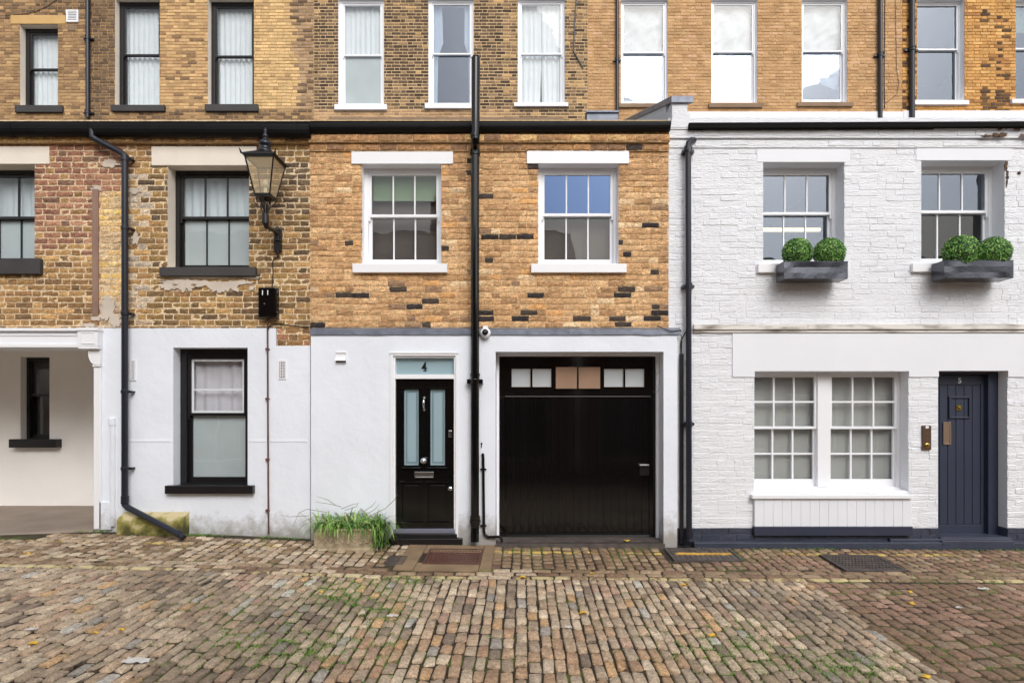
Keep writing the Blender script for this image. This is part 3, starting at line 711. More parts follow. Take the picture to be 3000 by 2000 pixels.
bricks(mb, xa0, xa1 - .003, zf, Z(424), 0, [A1, A2] + LT, cA, rnd=random.Random(3), proud=.007, joint=.015, sub=.75)
bricks(mb, X(812), xa1 - .003, Z(1014), zf, .003, [], lambda x, z, r: pick(r, [(2, 150, 112, 66), (2, 130, 98, 62), (1, 166, 116, 84)]), rnd=random.Random(5), proud=.007, joint=.013, sub=.8)
mb.box(xa0, xa1 - .003, -.055, .002, Z(424), Z(402), 0, lin(190, 158, 116))
bricks(mb, xa0, xa1 - .003, Z(423), Z(404), -.055, [], lambda x, z, r: pick(r, [(3, 190, 148, 92), (2, 168, 128, 84), (1, 206, 166, 100), (1, 136, 108, 78)]), rnd=random.Random(4), ch=.084, sub=.8)
mb.build('wall', [M['brick'], M['cream']], hA)
for k, l_ in enumerate(LT):
    m_ = MB(); m_.box(l_[0], l_[1], -.014, .1, l_[2] - .004, l_[3]); m_.build('lintel', M['cream'], hA, bevel=.006)
wkw = dict(Yw=0, r=.17, paint='black', cols=3, fw=.05, sw=.035, brail=.06, sillm='sill')
window(hA, -135, 102, 483, 776, rail=637, g=('glass', 'glass_curtain'), cur=['full', 'frost_low'], sill=(-150, 116, 756, 802, .06), seed=51, **wkw)
window(hA, 491, 730, 484, 784, rail=637, g=('glass', 'glass_curtain'), cur=['full', 'frost_low'], sill=(466, 748, 782, 808, .06), seed=52, **wkw)
# rendered ground floor
A3 = rect(508, 726, 1018, 1424); PASS = (xa0 + .4, X(278), -1, Z(1020))
NOTCH = (X(809), xa1 + 1, Z(1013), zf + 1)
mb = MB(); slab(mb, xa0, xa1, -.2, zf, -.004, .3, [A3, PASS, NOTCH], 0, 0)
mb.box(xa0 + .02, xa1 - .02, .3, .31, zf - .15, zf)   # bed under the upper wall
for (a, b) in ((302, 506), (728, 906)):
    zz = Z(1290); mb.box(X(a + (70 if a < 400 else 0)), X(b - 4), -.009, -.003, zz - .02, zz + .012)
mb.build('rendered_wall', [M['render']], hA, bevel=.004)
m_ = MB()                                              # entablature, capital, console and pilaster of the passage
m_.box(xa0, X(243), -.035, 0, Z(1008), Z(972)); m_.box(xa0, X(243), -.075, 0, Z(971.5), Z(963)); m_.box(xa0, X(243), -.06, 0, Z(1019), Z(1008.5)); m_.box(xa0, X(243), -.045, 0, Z(985), Z(981))
m_.build('entablature', M['white'], hA, bevel=.004)
m_ = MB(); m_.box(X(244), X(303), -.10, 0, Z(1016), Z(966)); m_.box(X(242), X(305), -.115, 0, Z(972), Z(963)); m_.box(X(246), X(303), -.10, 0, Z(1024), Z(1016.5))
m_.frame(X(254), X(294), Z(1010), Z(976), .012, -.108, -.1)
m_.build('capital', M['white'], hA, bevel=.004)
m_ = MB(); pts = [(X(302), Z(1025)), (X(266), Z(1025))]
for k in range(9):
    t = k / 8 * math.pi / 2; pts.append((X(282) - (X(282) - X(266)) * math.cos(t) * .98, Z(1030) - (Z(1030) - Z(1066)) * math.sin(t)))
pts += [(X(282), Z(1069)), (X(302), Z(1069))]
m_.prism(pts, -.05, -.004)
m_.box(X(278), X(302), -.046, -.004, Z(1074), Z(1069.5)); m_.build('console', M['white'], hA)
m_ = MB(); m_.box(X(279), X(301), -.03, -.004, Z(1548), Z(1074.5)); m_.build('pilaster', M['white'], hA, bevel=.006)
m_ = MB()
vs = []; 
m_.tube([(X(332) + .004 * math.sin(k * 2.1), -.004, Z(1540) + k * (Z(1230) - Z(1540)) / 12) for k in range(13)], .035, 10); m_.tube([(X(331), -.004, Z(1245)), (X(331), -.004, Z(1225))], .045, 10)
m_.box(X(296), X(330), -.03, -.004, Z(1550), Z(1470))
m_.build('painted_over_pipe', M['render'], hA)
window(hA, 508, 726, 1018, 1424, 0, .15, 'black', 1213, fw=.085, sw=.045, brail=.07, g=('glass_curtain', 'glass_curtain'), cur=['net', 'frost_low', 'inner_frame'], sill=(482, 740, 1422, 1446, .07), seed=53)
# passage interior
YP = 1.6
PW = rect(60, 145, 1045, 1288, YP)
mb = MB(); slab(mb, xa0, X(278), -.2, 3.0, YP, YP + .25, [PW], 0, 0)
mb.box(X(278), X(278) + .2, .3, YP + .25, -.2, 3.0); mb.box(xa0, xa0 + .38, .3, YP, -.2, 3.0); mb.box(xa0, X(278), .3, YP, 2.9, 3.0)
mb.build('passage_wall', mat('passage_render', lin(250, 247, 243), rough=.8, bump=.3, bscale=9, var=.04, vscale=1.5), hA)
window(hA, 60, 145, 1045, 1288, YP, .11, 'black', 1157, fw=.05, sw=.03, brail=.05, g='glass', cur='dark', sill=(25, 163, 1286, 1311, .12), seed=54)
def mews_shell(root, x0, x1, zb=-.2):
    s = MB(); y1 = 5.7
    s.box(x0, x0 + .1, .31, y1, zb, ZE); s.box(x1 - .1, x1, .31, y1, zb, ZE); s.box(x0 + .1, x1 - .1, y1 - .1, y1, zb, ZE)
    s.box(x0 + .1, x1 - .1, (2.3 if root is hA else .32), y1 - .1, 3.02, 3.1); s.box(x0 + .1, x1 - .1, .32, y1 - .1, ZE - .2, ZE - .15); s.build('shell', M['inside'], root)
    r_ = MB(); ri = math.tan(R(20)) * 6.1; a, b = x0, x1
    r_.add([(a, .02, ZE), (b, .02, ZE), (b, 6.0, ZE + ri), (a, 6.0, ZE + ri), (a, .02, ZE - .06), (b, .02, ZE - .06), (b, 6.0, ZE + ri - .06), (a, 6.0, ZE + ri - .06)],
           [(0, 1, 2, 3), (7, 6, 5, 4), (0, 4, 5, 1), (1, 5, 6, 2), (2, 6, 7, 3), (3, 7, 4, 0)])
    r_.build('roof', M['slate'], root)
mews_shell(hA, xa0, xa1 - .002)
def gutter(root, p0, p1, top0, top1, hgt, Y, m='gutter', depth=.13, joints=()):
    g = MB(); n = 9; secs = []
    x0, x1 = X(p0, Y), X(p1, Y)
    zt0, zt1 = Z(top0, Y), Z(top1, Y); h = hgt / 228
    def ring(x, zt, s=1.0):
        r = []
        for k in range(n + 1):
            q = math.pi * k / n
            r.append((x, Y + depth / 2 - depth / 2 * math.cos(q) * s, zt - h * (.22 + .78 * math.sin(q)) * s))
        return [(x, Y - .0 - (s - 1) * .1, zt)] + r + [(x, Y + depth, zt)]
    def run(xa, xb, za, zb, s=1.0):
        a, b = ring(xa, za, s), ring(xb, zb, s); N = len(a)
        g.add(a + b, [(i, i + 1, N + i + 1, N + i) for i in range(N - 1)] + [tuple(range(N)), tuple(range(N, 2 * N))[::-1]])
    run(x0, x1, zt0, zt1)
    for j in joints:
        t = (j - p0) / (p1 - p0); xx = x0 + (x1 - x0) * t; zz = zt0 + (zt1 - zt0) * t; run(xx - .03, xx + .03, zz + .002, zz + .002, 1.06)
    g.build('gutter', M[m], root)
    f = MB(); f.box(x0, x1, -.03, -.001, min(zt0, zt1) - h * .7, max(zt0, zt1) + .03); f.box(x0, x1, Y + .03, -.002, max(zt0, zt1) - .01, max(zt0, zt1) + .014); f.build('fascia', M['matt_black'], root)
gutter(hA, -700, 905, 355, 362, 34, -.17, joints=(22, 250, 417, 585, 755, 865))
m_ = MB(); m_.box(X(274), X(291), -.028, -.004, Z(926), Z(556)); m_.box(X(278), X(287), -.034, -.026, Z(920), Z(566)); m_.build('old_batten', M['timber'], hA, bevel=.004)
# plaster remains
def blob(root, name, m, cx, cy, rx, ry, seed, Yf=-.012, th=.008, n=34, jag=.35):
    rnd = random.Random(seed); pts = []
    for k in range(n):
        q = 2 * math.pi * k / n; rr = 1 + jag * noise.noise(Vector((math.cos(q) * 2.2, math.sin(q) * 2.2, seed))) + rnd.uniform(-.12, .12)
        pts.append((X(cx + rx * rr * math.cos(q)), Z(cy - ry * rr * math.sin(q))))
    b = MB(); b.prism(pts, Yf - th, Yf + .01); return b.build(name, M[m], root)
for i, (a, b, c, d) in enumerate(((492, 838, 22, 12), (545, 838, 24, 16), (535, 826, 60, 6), (608, 832, 34, 9), (640, 842, 26, 16), (672, 838, 28, 14), (700, 828, 44, 5), (740, 814, 22, 4), (738, 845, 7, 6), (590, 812, 115, 4))):
    blob(hA, 'plaster_remnant', 'plaster_patch', a, b, c, d, 60 + i, Yf=-.009 - .0004 * i, jag=.9)
for i, (a, b, c, d) in enumerate(((284, 556, 16, 9), (325, 480, 22, 12), (318, 905, 20, 34), (340, 940, 16, 18), (395, 560, 16, 9), (400, 700, 10, 16), (282, 932, 14, 8), (262, 953, 20, 6))):
    blob(hA, 'plaster_remnant', 'plaster_patch', a, b, c, d, 80 + i, Yf=-.008 - .0004 * i, jag=.8)

# ---- number four
xb0, xb1 = X(909) + .001, X(1958)
hB = thing('brick_house', 'golden stock brick house with black bricks, white ground floor and black garage', 'house', ((xb0 + xb1) / 2, 0, 0))
B1 = rect(1061, 1293, 482, 776); B2 = rect(1577, 1812, 481, 776)
def cB(x, z, r):
    px, py = pxz(x, z, 0)
    if py > 850 and r.random() < .10 or r.random() < .04: return pick(r, [(1, 52, 46, 46), (1, 70, 60, 54)])
    k = [(4, 190, 148, 100), (3, 180, 138, 92), (3, 200, 160, 112), (1.5, 164, 124, 84), (.5, 202, 150, 88), (.5, 208, 176, 134), (.5, 146, 114, 86)]
    if py < 445: k = [(3, 176, 130, 82), (2, 156, 116, 76), (1, 196, 156, 96), (1, 138, 104, 74)]
    return pick(r, k, .12)
mcB = lin(236, 204, 158)
mb = MB(); slab(mb, xb0, xb1, Z(962), ZE, 0, .3, [B1, B2], 0, 1, mcB)
LB = [rect(1031, 1328, 447, 482), rect(1543, 1842, 445, 481)]
bricks(mb, xb0, xb1, Z(962), Z(446), 0, [B1, B2] + LB, cB, rnd=random.Random(6), bond='mixed', joint=.0135, jx=.007, jit=.004, sub=.65, proud=.011, sag=.012)
mb.box(xb0, xb1, -.03, .001, Z(445), Z(425), 0, mcB); bricks(mb, xb0, xb1, Z(444), Z(426), -.03, LB, cB, rnd=random.Random(8), ch=.078, bond='x', jit=.004, proud=.014, sub=1)
mb.box(xb0, xb1, -.075, .001, Z(423), Z(402), 0, mcB); bricks(mb, xb0, xb1, Z(422), Z(403), -.075, [], cB, rnd=random.Random(9), ch=.08, bond='x', jit=.004, proud=.014, sub=1)
bricks(mb, xb0, xb1, Z(401), Z(380), -.04, [], cB, rnd=random.Random(10), ch=.08, bond='x', jit=.004)
mb.build('wall', [M['brick'], M['white']], hB)
for l_ in LB:
    m_ = MB(); m_.box(l_[0], l_[1], -.03, .1, l_[2] - .004, l_[3]); m_.build('lintel', M['white'], hB, bevel=.005)
window(hB, 1061, 1293, 482, 776, 0, .12, 'white', 631, cols=3, fw=.045, sw=.04, brail=.085, g='glass', cur=['green', 'dark'], sill=(1032, 1310, 772, 798, .06), seed=61)
window(hB, 1577, 1812, 481, 776, 0, .12, 'white', 628, cols=3, fw=.045, sw=.04, brail=.085, g=('glass_painted_sky', 'glass'), cur=['dark'], sill=(1556, 1836, 772, 798, .06), seed=62)
YR = -.07
DO = rect(1152, 1335, 1042, 1572, YR); GO = rect(1452, 1944, 1030, 1620, YR)
mb = MB(); slab(mb, X(911, YR), X(1984, YR), -.3, Z(980, YR), YR, .3, [DO, GO], 0, 0); mb.build('rendered_wall', M['render'], hB, bevel=.006)
m_ = MB(); k = 0
for (a, b) in ((910, 1152), (1152.6, 1420), (1420.6, 1665), (1665.6, 1880), (1880.6, 1995)):
    x0, x1 = X(a, YR), X(b, YR)
    prof = [(.0, Z(960)), (YR - .012, Z(966, YR)), (YR - .016, Z(981, YR)), (YR - .011, Z(982, YR)), (YR - .006, Z(967, YR)), (.0, Z(962))]
    n = 14; vs = []
    for i in range(n + 1):
        xx = x0 + (x1 - x0) * i / n
        for q, (yy, zz) in enumerate(prof): vs.append((xx, yy - .006 * abs(noise.noise(Vector((xx * 6, q, 2)))), zz + (.008 * noise.noise(Vector((xx * 4, 0, 1))) if q in (2, 3) else 0) + .0015 * (k % 2)))
    N = 6; m_.add(vs, [(i * N + q, (i + 1) * N + q, (i + 1) * N + (q + 1) % N, i * N + (q + 1) % N) for i in range(n) for q in range(N)]); k += 1
m_.build('lead_flashing', M['lead'], hB)
mews_shell(hB, xb0 + .003, xb1 - .003, -.3)
gutter(hB, 906, 1966, 360, 354, 24, -.15, joints=(920, 1090, 1240, 1635))
m_ = MB(); m_.box(X(1719, 5.5), X(1812, 5.5), 5.5, 5.9, Z(352, 5.5) - .3, Z(332, 5.5)); m_.box(X(1717, 5.5), X(1814, 5.5), 5.46, 5.94, Z(332, 5.5), Z(326, 5.5)); m_.build('lead_box', M['lead'], hB, bevel=.01)
# front door of number four
def surround(mb, r, t, y0, y1):
    mb.box(r[0] - t, r[0], y0, y1, r[2], r[3] + t); mb.box(r[1], r[1] + t, y0, y1, r[2], r[3] + t); mb.box(r[0], r[1], y0 + .0005, y1, r[3], r[3] + t)
YD = YR + .05
m_ = MB(); surround(m_, DO, .035, YR - .018, YR + .001); m_.box(DO[0] - .045, DO[1] + .045, YR - .028, YR - .0185, DO[3] + .028, DO[3] + .042)
m_.frame(DO[0], DO[1], Z(1572, YR), DO[3], .024, YR + .008, YR + .12, tb=.012)
zt0, zt1 = Z(1110, YD), Z(1097, YD); m_.box(DO[0] + .024, DO[1] - .024, YR + .01, YR + .11, zt0, zt1)
m_.build('door_frame', M['white'], hB, bevel=.003)
tr = MB(); tr.box(DO[0] + .02, DO[1] - .02, YD + .02, YD + .03, zt1, DO[3] - .02); to = tr.build('fanlight', M['frost_blue'], hB)
g4 = [(.30, 0), (.86, 0), (.86, .05), (.72, .07), (.72, .25), (.92, .25), (.92, .34), (.72, .34), (.72, 1), (.60, 1), (.04, .33), (.04, .25), (.50, .25), (.50, .07), (.30, .05)]
def num_poly(mb, x, z, h, y, poly, w_=.62): mb.prism([(x + (a - .5) * h * w_, z + b * h) for a, b in poly], y - .003, y + .004)
f4 = MB(); zz4 = Z(1085, YD); num_poly(f4, X(1243, YD), zz4 - .006, .118, YD + .0155, g4, .72); f4.build('house_number', M['black'], to)
x0, x1, z0, z1 = DO[0] + .024, DO[1] - .024, Z(1550, YD), zt0 - .004
dr = MB(); hls = []
for (a, b, c, d) in ((1184, 1227, 1140, 1362), (1261, 1304, 1140, 1362), (1178, 1233, 1414, 1522), (1254, 1310, 1414, 1522)): hls.append(rect(a, b, c, d, YD))
slab(dr, x0, x1, z0, z1, YD, YD + .045, hls, 0, 0)
for h in hls[2:]:
    dr.box(h[0], h[1], YD + .012, YD + .03, h[2], h[3]); dr.box(h[0] + .03, h[1] - .03, YD + .004, YD + .014, h[2] + .03, h[3] - .03)
door4 = dr.build('front_door', M['black_gloss'], hB, bevel=.004); 
for h in hls[:2]:
    pn = MB(); pn.box(h[0], h[1], YD + .02, YD + .03, h[2], h[3]); pn.build('glass_panel', M['frost_blue'], door4)
    pn = MB(); pn.frame(h[0] + .022, h[1] - .022, h[2] + .025, h[3] - .025, .004, YD + .0175, YD + .0195); pn.frame(h[0] + .032, h[1] - .032, h[2] + .037, h[3] - .037, .003, YD + .0175, YD + .0195); pn.build('panel_border', M['film_line'], door4)
for h in hls:
    pn = MB(); pn.frame(h[0] - .014, h[1] + .014, h[2] - .014, h[3] + .014, .014, YD - .010, YD - .001)
    pn.add([(h[0] - .034, YD - .022, h[3] + .0145), (h[1] + .034, YD - .022, h[3] + .0145), (h[1] + .034, YD - .001, h[3] + .032), (h[0] - .034, YD - .001, h[3] + .032), (h[0] - .034, YD - .001, h[3] + .0145), (h[1] + .034, YD - .001, h[3] + .0145)], [(0, 1, 2, 3), (0, 3, 4), (1, 5, 2), (0, 4, 5, 1), (3, 2, 5, 4)]); pn.add([(h[0] - .034, YD - .03, h[2] - .036), (h[1] + .034, YD - .03, h[2] - .036), (h[1] + .018, YD - .004, h[2] - .0145), (h[0] - .018, YD - .004, h[2] - .0145), (h[0] - .034, YD - .0005, h[2] - .036), (h[1] + .034, YD - .0005, h[2] - .036)], [(0, 1, 2, 3), (0, 3, 4), (1, 5, 2), (0, 4, 5, 1), (3, 2, 5, 4)])
    pn.build('moulding', M['black_gloss'], door4, bevel=.002)
xk = X(1243, YD); kk = MB()
kk.lathe(xk, 0, [(.0, YD), (.024, YD), (.024, YD - .012), (.01, YD - .03), (.0, YD - .034)], 16, axis='y', o=Z(1166, YD)); kk.lathe(xk, 0, [(.0, YD), (.02, YD), (.02, YD - .012), (.01, YD - .026), (.0, YD - .03)], 16, axis='y', o=Z(1200, YD))
kk.tube([(xk, YD - .03, Z(1167, YD)), (xk, YD - .05, Z(1174, YD)), (xk, YD - .055, Z(1183, YD)), (xk, YD - .045, Z(1193, YD)), (xk, YD - .028, Z(1200, YD))], [.010, .013, .015, .011, .008], 10); kk.build('knocker', M['chrome'], door4, smooth=True)
kk = MB(); kk.lathe(xk, 0, [(.0, YD), (.03, YD), (.03, YD - .008), (.015, YD - .015), (.015, YD - .03), (.036, YD - .042), (.042, YD - .06), (.034, YD - .075), (.015, YD - .083), (.0, YD - .084)], 22, axis='y', o=Z(1348, YD)); kk.build('door_knob', M['chrome'], door4, smooth=True)
kk = MB(); r_ = rect(1215, 1271, 1381, 1399, YD); kk.frame(r_[0], r_[1], r_[2], r_[3], .014, YD - .014, YD - .0005); kk.box(r_[0] + .014, r_[1] - .014, YD - .009, YD - .001, r_[2] + .014, r_[3] - .014); kk.build('letterbox', M['chrome'], door4, bevel=.002)
kk = MB(); r_ = rect(1314, 1324, 1260, 1280, YD); kk.box(r_[0], r_[1], YD - .014, YD, r_[2], r_[3]); kk.build('lock', M['chrome'], door4, bevel=.006)
kk = MB(); kk.lathe(X(1319, YD), 0, [(.0, YD), (.026, YD), (.026, YD - .012), (.012, YD - .018), (.0, YD - .018)], 16, axis='y', o=Z(1431, YD)); kk.build('lock', M['chrome'], door4)
m_ = MB(); m_.box(DO[0] + .012, DO[1] - .012, YR - .012, YD + .03, Z(1561, YR), Z(1549, YR)); m_.build('threshold', mat('worn_metal', lin(150, 152, 172), rough=.35, metal=.6, bump=.3), hB, bevel=.003)
m_ = MB(); m_.box(X(1135, YR), X(1356, YR), -.13, YR - .001, -.06, Z(1577, -.13)); m_.box(DO[0] - .02, DO[1] + .02, YR - .03, YR + .1, Z(1573, YR) - .05, Z(1562, YR)); m_.build('step', M['black'], hB, bevel=.008)
# garage door
YG = YR + .30
gx0, gx1, gz1 = GO[0], GO[1], GO[3]
m_ = MB(); e = .035
gb = Z(1577, YG)
m_.box(gx0 + .0, gx0 + e, YG - .05, YG + .06, gb, gz1); m_.box(gx1 - e, gx1, YG - .05, YG + .06, gb, gz1); m_.box(gx0 + e, gx1 - e, YG - .049, YG + .06, gz1 - .03, gz1)
m_.build('garage_frame', M['white'], hB, bevel=.004)
gx0 += e; gx1 -= e; gz1 -= .03
gd = MB()
gh = [rect(a, b, 1080, 1133, YG) for a, b in ((1499, 1554), (1560, 1615), (1629, 1689), (1696, 1757), (1770, 1826), (1832, 1887))]
zmid = Z(1161, YG)
slab(gd, gx0, gx1, zmid, gz1 - .002, YG, YG + .05, gh, 0, 0)
gd.box(gx0, gx0 + .08, YG, YG + .05, gb, zmid); gd.box(gx1 - .08, gx1, YG, YG + .05, gb, zmid); gd.box(gx0 + .08, gx1 - .08, YG + .001, YG + .05, gb, gb + .04)
bx = gx0 + .082; nbd = 19; bw_ = (gx1 - gx0 - .164) / nbd
for i in range(nbd): gd.box(bx + i * bw_ + .0008, bx + (i + 1) * bw_ - .0008, YG + .010 + .0006 * ((i * 7) % 3), YG + .045, gb + .04, zmid - .004)
gdo = gd.build('garage_door', M['black_gloss'], hB, bevel=.003)
m_ = MB(); m_.box(gx0 + .08, gx1 - .08, YG - .006, YG + .008, zmid - .004, zmid + .006); m_.build('drip_bar', mat('grey_edge', lin(96, 92, 90), rough=.4), gdo)
for i, h in enumerate(gh):
    m_ = MB(); m_.box(h[0] - .004, h[1] + .004, YG + .018, YG + .024, h[2] - .004, h[3] + .004)
    if i in (2, 3):
        m_ = MB(); m_.box(h[0] - .004, h[1] + .004, YG - .012, YG - .002, h[2] - .022, h[3] + .022); p_ = m_.build('pane', M['card'], gdo); p_['label'] = 'brown cardboard panel'
        m_ = MB(); m_.box(h[0] - .01, h[1] + .01, YG - .022, YG - .0005, h[2] - .036, h[2] - .024); m_.build('ledge', M['black_gloss'], gdo)
    else: m_.build('pane', M['grey_pane'], gdo)
    if i not in (2, 3):
        m_ = MB(); m_.frame(h[0] - .001, h[1] + .001, h[2] - .001, h[3] + .001, .006, YG + .004, YG + .0175); m_.build('glazing_bead', mat('bead', lin(190, 180, 168), rough=.5), gdo)
kk = MB(); kk.tube([(X(1872, YG), YG - .045, Z(1361, YG)), (X(1899, YG), YG - .045, Z(1361, YG))], .009, 10); kk.tube([(X(1898, YG), YG - .045, Z(1361, YG)), (X(1898, YG), YG, Z(1361, YG))], .009, 10); kk.build('handle', M['chrome'], gdo)
kk = MB(); kk.box(X(1874, YG), X(1902, YG), YG - .004, YG + .001, Z(1392, YG), Z(1364, YG)); kk.build('lock_plate', M['black'], gdo, bevel=.002)
m_ = MB(); dg = rect(1450, 1940, 1578, 1592, YR)
for k in range(78):
    xx = GO[0] + .01 + k * (GO[1] - GO[0] - .02) / 78; m_.box(xx, xx + .018, YR - .06, YR + .08, -.03, .018)
m_.box(GO[0], GO[1], YR + .08, YG + .06, -.05, .03); m_.box(GO[0], GO[1], YR - .08, YR - .06, -.05, .022); m_.box(GO[0], GO[1], YR - .06, YR + .08, -.06, -.02)
m_.build('channel_drain', M['iron'], hB)
# party wall parapet with lead coping: belongs to the white house
xw0, xw1 = X(1958) + .001, 9.5
hW = thing('brick_house', 'white painted brick house with navy door, navy plinth and window boxes', 'house', ((xw0 + xw1) / 2, 0, 0))
W1 = rect(2236, 2473, 475, 776); W2 = rect(2699, 2943, 470, 772)
WG = rect(2210, 2661, 1087, 1440); WD = rect(2748, 2951, 1086, 1612)
wc = lambda x, z, r: (1, 1, 1)
zs = Z(968)
mb = MB(); slab(mb, xw0, xw1, zs, ZE + .03, 0, .3, [W1, W2], 0, 1)
LW = [rect(2217, 2490, 437, 475), rect(2683, 2966, 431, 470)]
kwb = dict(joint=.009, jx=.003, jit=.004, proud=.004, sag=.018, bond='mixed')
bricks(mb, xw0 + .003, xw1, zs, Z(437), 0, [W1, W2] + LW, wc, rnd=random.Random(31), **kwb)
mb.box(xw0, xw1, -.016, .001, Z(434), Z(412)); mb.box(xw0, xw1, -.04, .001, Z(408), Z(384)); mb.box(xw0, xw1, -.055, .001, Z(384), Z(372))
bricks(mb, xw0, xw1, Z(433), Z(413), -.016, LW, wc, rnd=random.Random(32), ch=.08, **{k_: v_ for k_, v_ in kwb.items()})
bricks(mb, xw0, xw1, Z(407), Z(385), -.04, [], wc, rnd=random.Random(33), ch=.08, **kwb)
mb.build('wall', [M['white_brick'], M['render_shop']], hW)
for l_ in LW:
    m_ = MB(); m_.box(l_[0], l_[1], -.0075, .05, l_[2] - .004, l_[3]); m_.build('lintel', M['render_shop'], hW, bevel=.005)
window(hW, 2236, 2473, 475, 776, 0, .19, 'white', 624, cols=3, fw=.05, sw=.035, brail=.10, g='glass_sky', sill=(2222, 2490, 772, 798, .05), seed=71)
window(hW, 2699, 2943, 470, 772, 0, .19, 'white', 619, cols=3, fw=.05, sw=.035, brail=.10, g=('glass_sky', 'glass'), sill=(2674, 2962, 770, 796, .05), seed=72)
# ground floor: painted brick piers, plinth, fascia
FAS = rect(2145, 3400, 976, 1104)
fh = [FAS, WG, WD]
mb = MB(); zp = Z(1546)
slab(mb, xw0, xw1, zp, zs, -.0, .3, fh, 0, 0)
bricks(mb, X(2030), xw1, zp, zs, 0, fh, wc, rnd=random.Random(35), **kwb)
bricks(mb, xw0 + .003, X(2030), zp, zs, 0, fh, wc, rnd=random.Random(36), **kwb)
mb.build('ground_floor_wall', [M['white_brick']], hW)
mb = MB(); slab(mb, xw0, xw1, -.35, zp, -.006, .3, [WD], 0, 0, ); bricks(mb, xw0, xw1, -.1, zp, -.006, [WD], wc, rnd=random.Random(37), **kwb); mb.build('plinth', M['plinth'], hW)
mb = MB(); slab(mb, FAS[0], xw1 + .002, FAS[2], FAS[3], -.016, .29, [WG, WD], 0, 0); mb.build('fascia_panel', M['render_shop'], hW, bevel=.004)
m_ = MB()
for (a, b, c) in ((2030, 2361, .0), (2362, 3500, .004)): m_.box(X(a), X(b), -.05, .0, Z(967) + c, Z(952) + c); 
m_.box(X(2030), X(3500), -.03, .0, Z(975), Z(968)); 
def stained():
    m = mat('stained_ledge', lin(226, 222, 216), rough=.8, bump=.4)
    n = m.node_tree; b = n.nodes['Principled BSDF']; geo = n.nodes.new('ShaderNodeNewGeometry'); mp = n.nodes.new('ShaderNodeMapping'); mp.inputs['Scale'].default_value = (2.2, 1, 9)
    t = n.nodes.new('ShaderNodeTexNoise'); t.inputs['Scale'].default_value = 1; t.inputs['Detail'].default_value = 8; n.links.new(geo.outputs['Position'], mp.inputs[0]); n.links.new(mp.outputs[0], t.inputs['Vector'])
    cr = n.nodes.new('ShaderNodeValToRGB'); cr.color_ramp.elements[0].position = .3; cr.color_ramp.elements[0].color = (*lin(110, 96, 76), 1); cr.color_ramp.elements[1].position = .52; cr.color_ramp.elements[1].color = (*lin(226, 222, 216), 1)
    n.links.new(t.outputs['Fac'], cr.inputs[0]); n.links.new(cr.outputs[0], b.inputs['Base Color']); return m
m_.build('string_course', stained(), hW, bevel=.004)
# big double window
YW = .16
wx0, wx1, wz0, wz1 = WG
m_ = MB(); m_.frame(wx0 - .003, wx1 - 0, wz0, wz1, .035, YW, YW + .12, tb=.05); xm0, xm1 = X(2394, YW), X(2432, YW); m_.box(xm0, xm1, YW - .015, YW + .12, wz0 + .05, wz1 - .035)
gw = m_.build('window', M['white'], hW, bevel=.003)
zr = Z(1252, YW)
for (a, b) in ((wx0 + .032, xm0), (xm1, wx1 - .035)):
    for (zl, zh, yy, nm, tb) in ((zr - .018, wz1 - .035, YW + .012, 'upper_sash', .03), (wz0 + .05, zr + .018, YW + .052, 'lower_sash', .09)):
        s = MB(); s.frame(a, b, zl, zh, .03, yy, yy + .034, tb=tb)
        for i in (1, 2): xc = a + .03 + (b - a - .06) * i / 3; s.box(xc - .011, xc + .011, yy + .004, yy + .03, zl + tb, zh - .03)
        zc = (zl + tb + zh - .03) / 2; s.box(a + .03, b - .03, yy + .006, yy + .028, zc - .011, zc + .011)
        s.build(nm, M['white'], gw, bevel=.002)
        s = MB(); s.box(a + .028, b - .028, yy + .015, yy + .019, zl + tb - .002, zh - .028); s.build('glazing', M['glass'], gw)
s = MB(); s.box(wx0 + .04, wx1 - .04, YW + .122, YW + .126, wz0 + .05, wz1 - .036); s.build('blind', M['grey_blind'], gw)
s = MB(); s.prism([(0, 0)] * 3, 0, 0) if False else None
s.box(X(2203, -.07), X(2671, -.07), -.085, .02, Z(1460, -.07), Z(1449, -.07)); s.box(wx0 + .002, wx1 - .002, .02, YW + .03, Z(1460) - .02, Z(1437)); s.add([(wx0, .02, Z(1449)), (wx1, .02, Z(1449)), (wx1, YW, Z(1432)), (wx0, YW, Z(1432))], [(0, 1, 2, 3)])
s.build('sill', M['white'], gw, bevel=.005)
bp_ = MB(); a, b = X(2210, -.04), X(2670, -.04); n = 17
for i in range(n):
    q0, q1 = a + (b - a) * i / n, a + (b - a) * (i + 1) / n; bp_.box(q0 + .0012, q1 - .0012, -.05, .0, Z(1541, -.04), Z(1460, -.04))
bp_.box(a, b, -.044, .0, Z(1541, -.04), Z(1460, -.04) - .002)
bp_.build('boarded_panel', M['render_shop'], hW, bevel=.003)
m_ = MB(); m_.box(a - .01, b, -.07, -.003, Z(1568, -.06), Z(1541.5, -.06)); m_.build('skirting', M['navy'], hW, bevel=.004)
m_ = MB(); m_.box(xw0 + .3, xw1, -.10, -.006, -.3, Z(1588, -.1)); m_.box(X(2600), X(2955), -.06, .02, -.3, Z(1575)); m_.build('footing', M['plinth'], hW, bevel=.01)
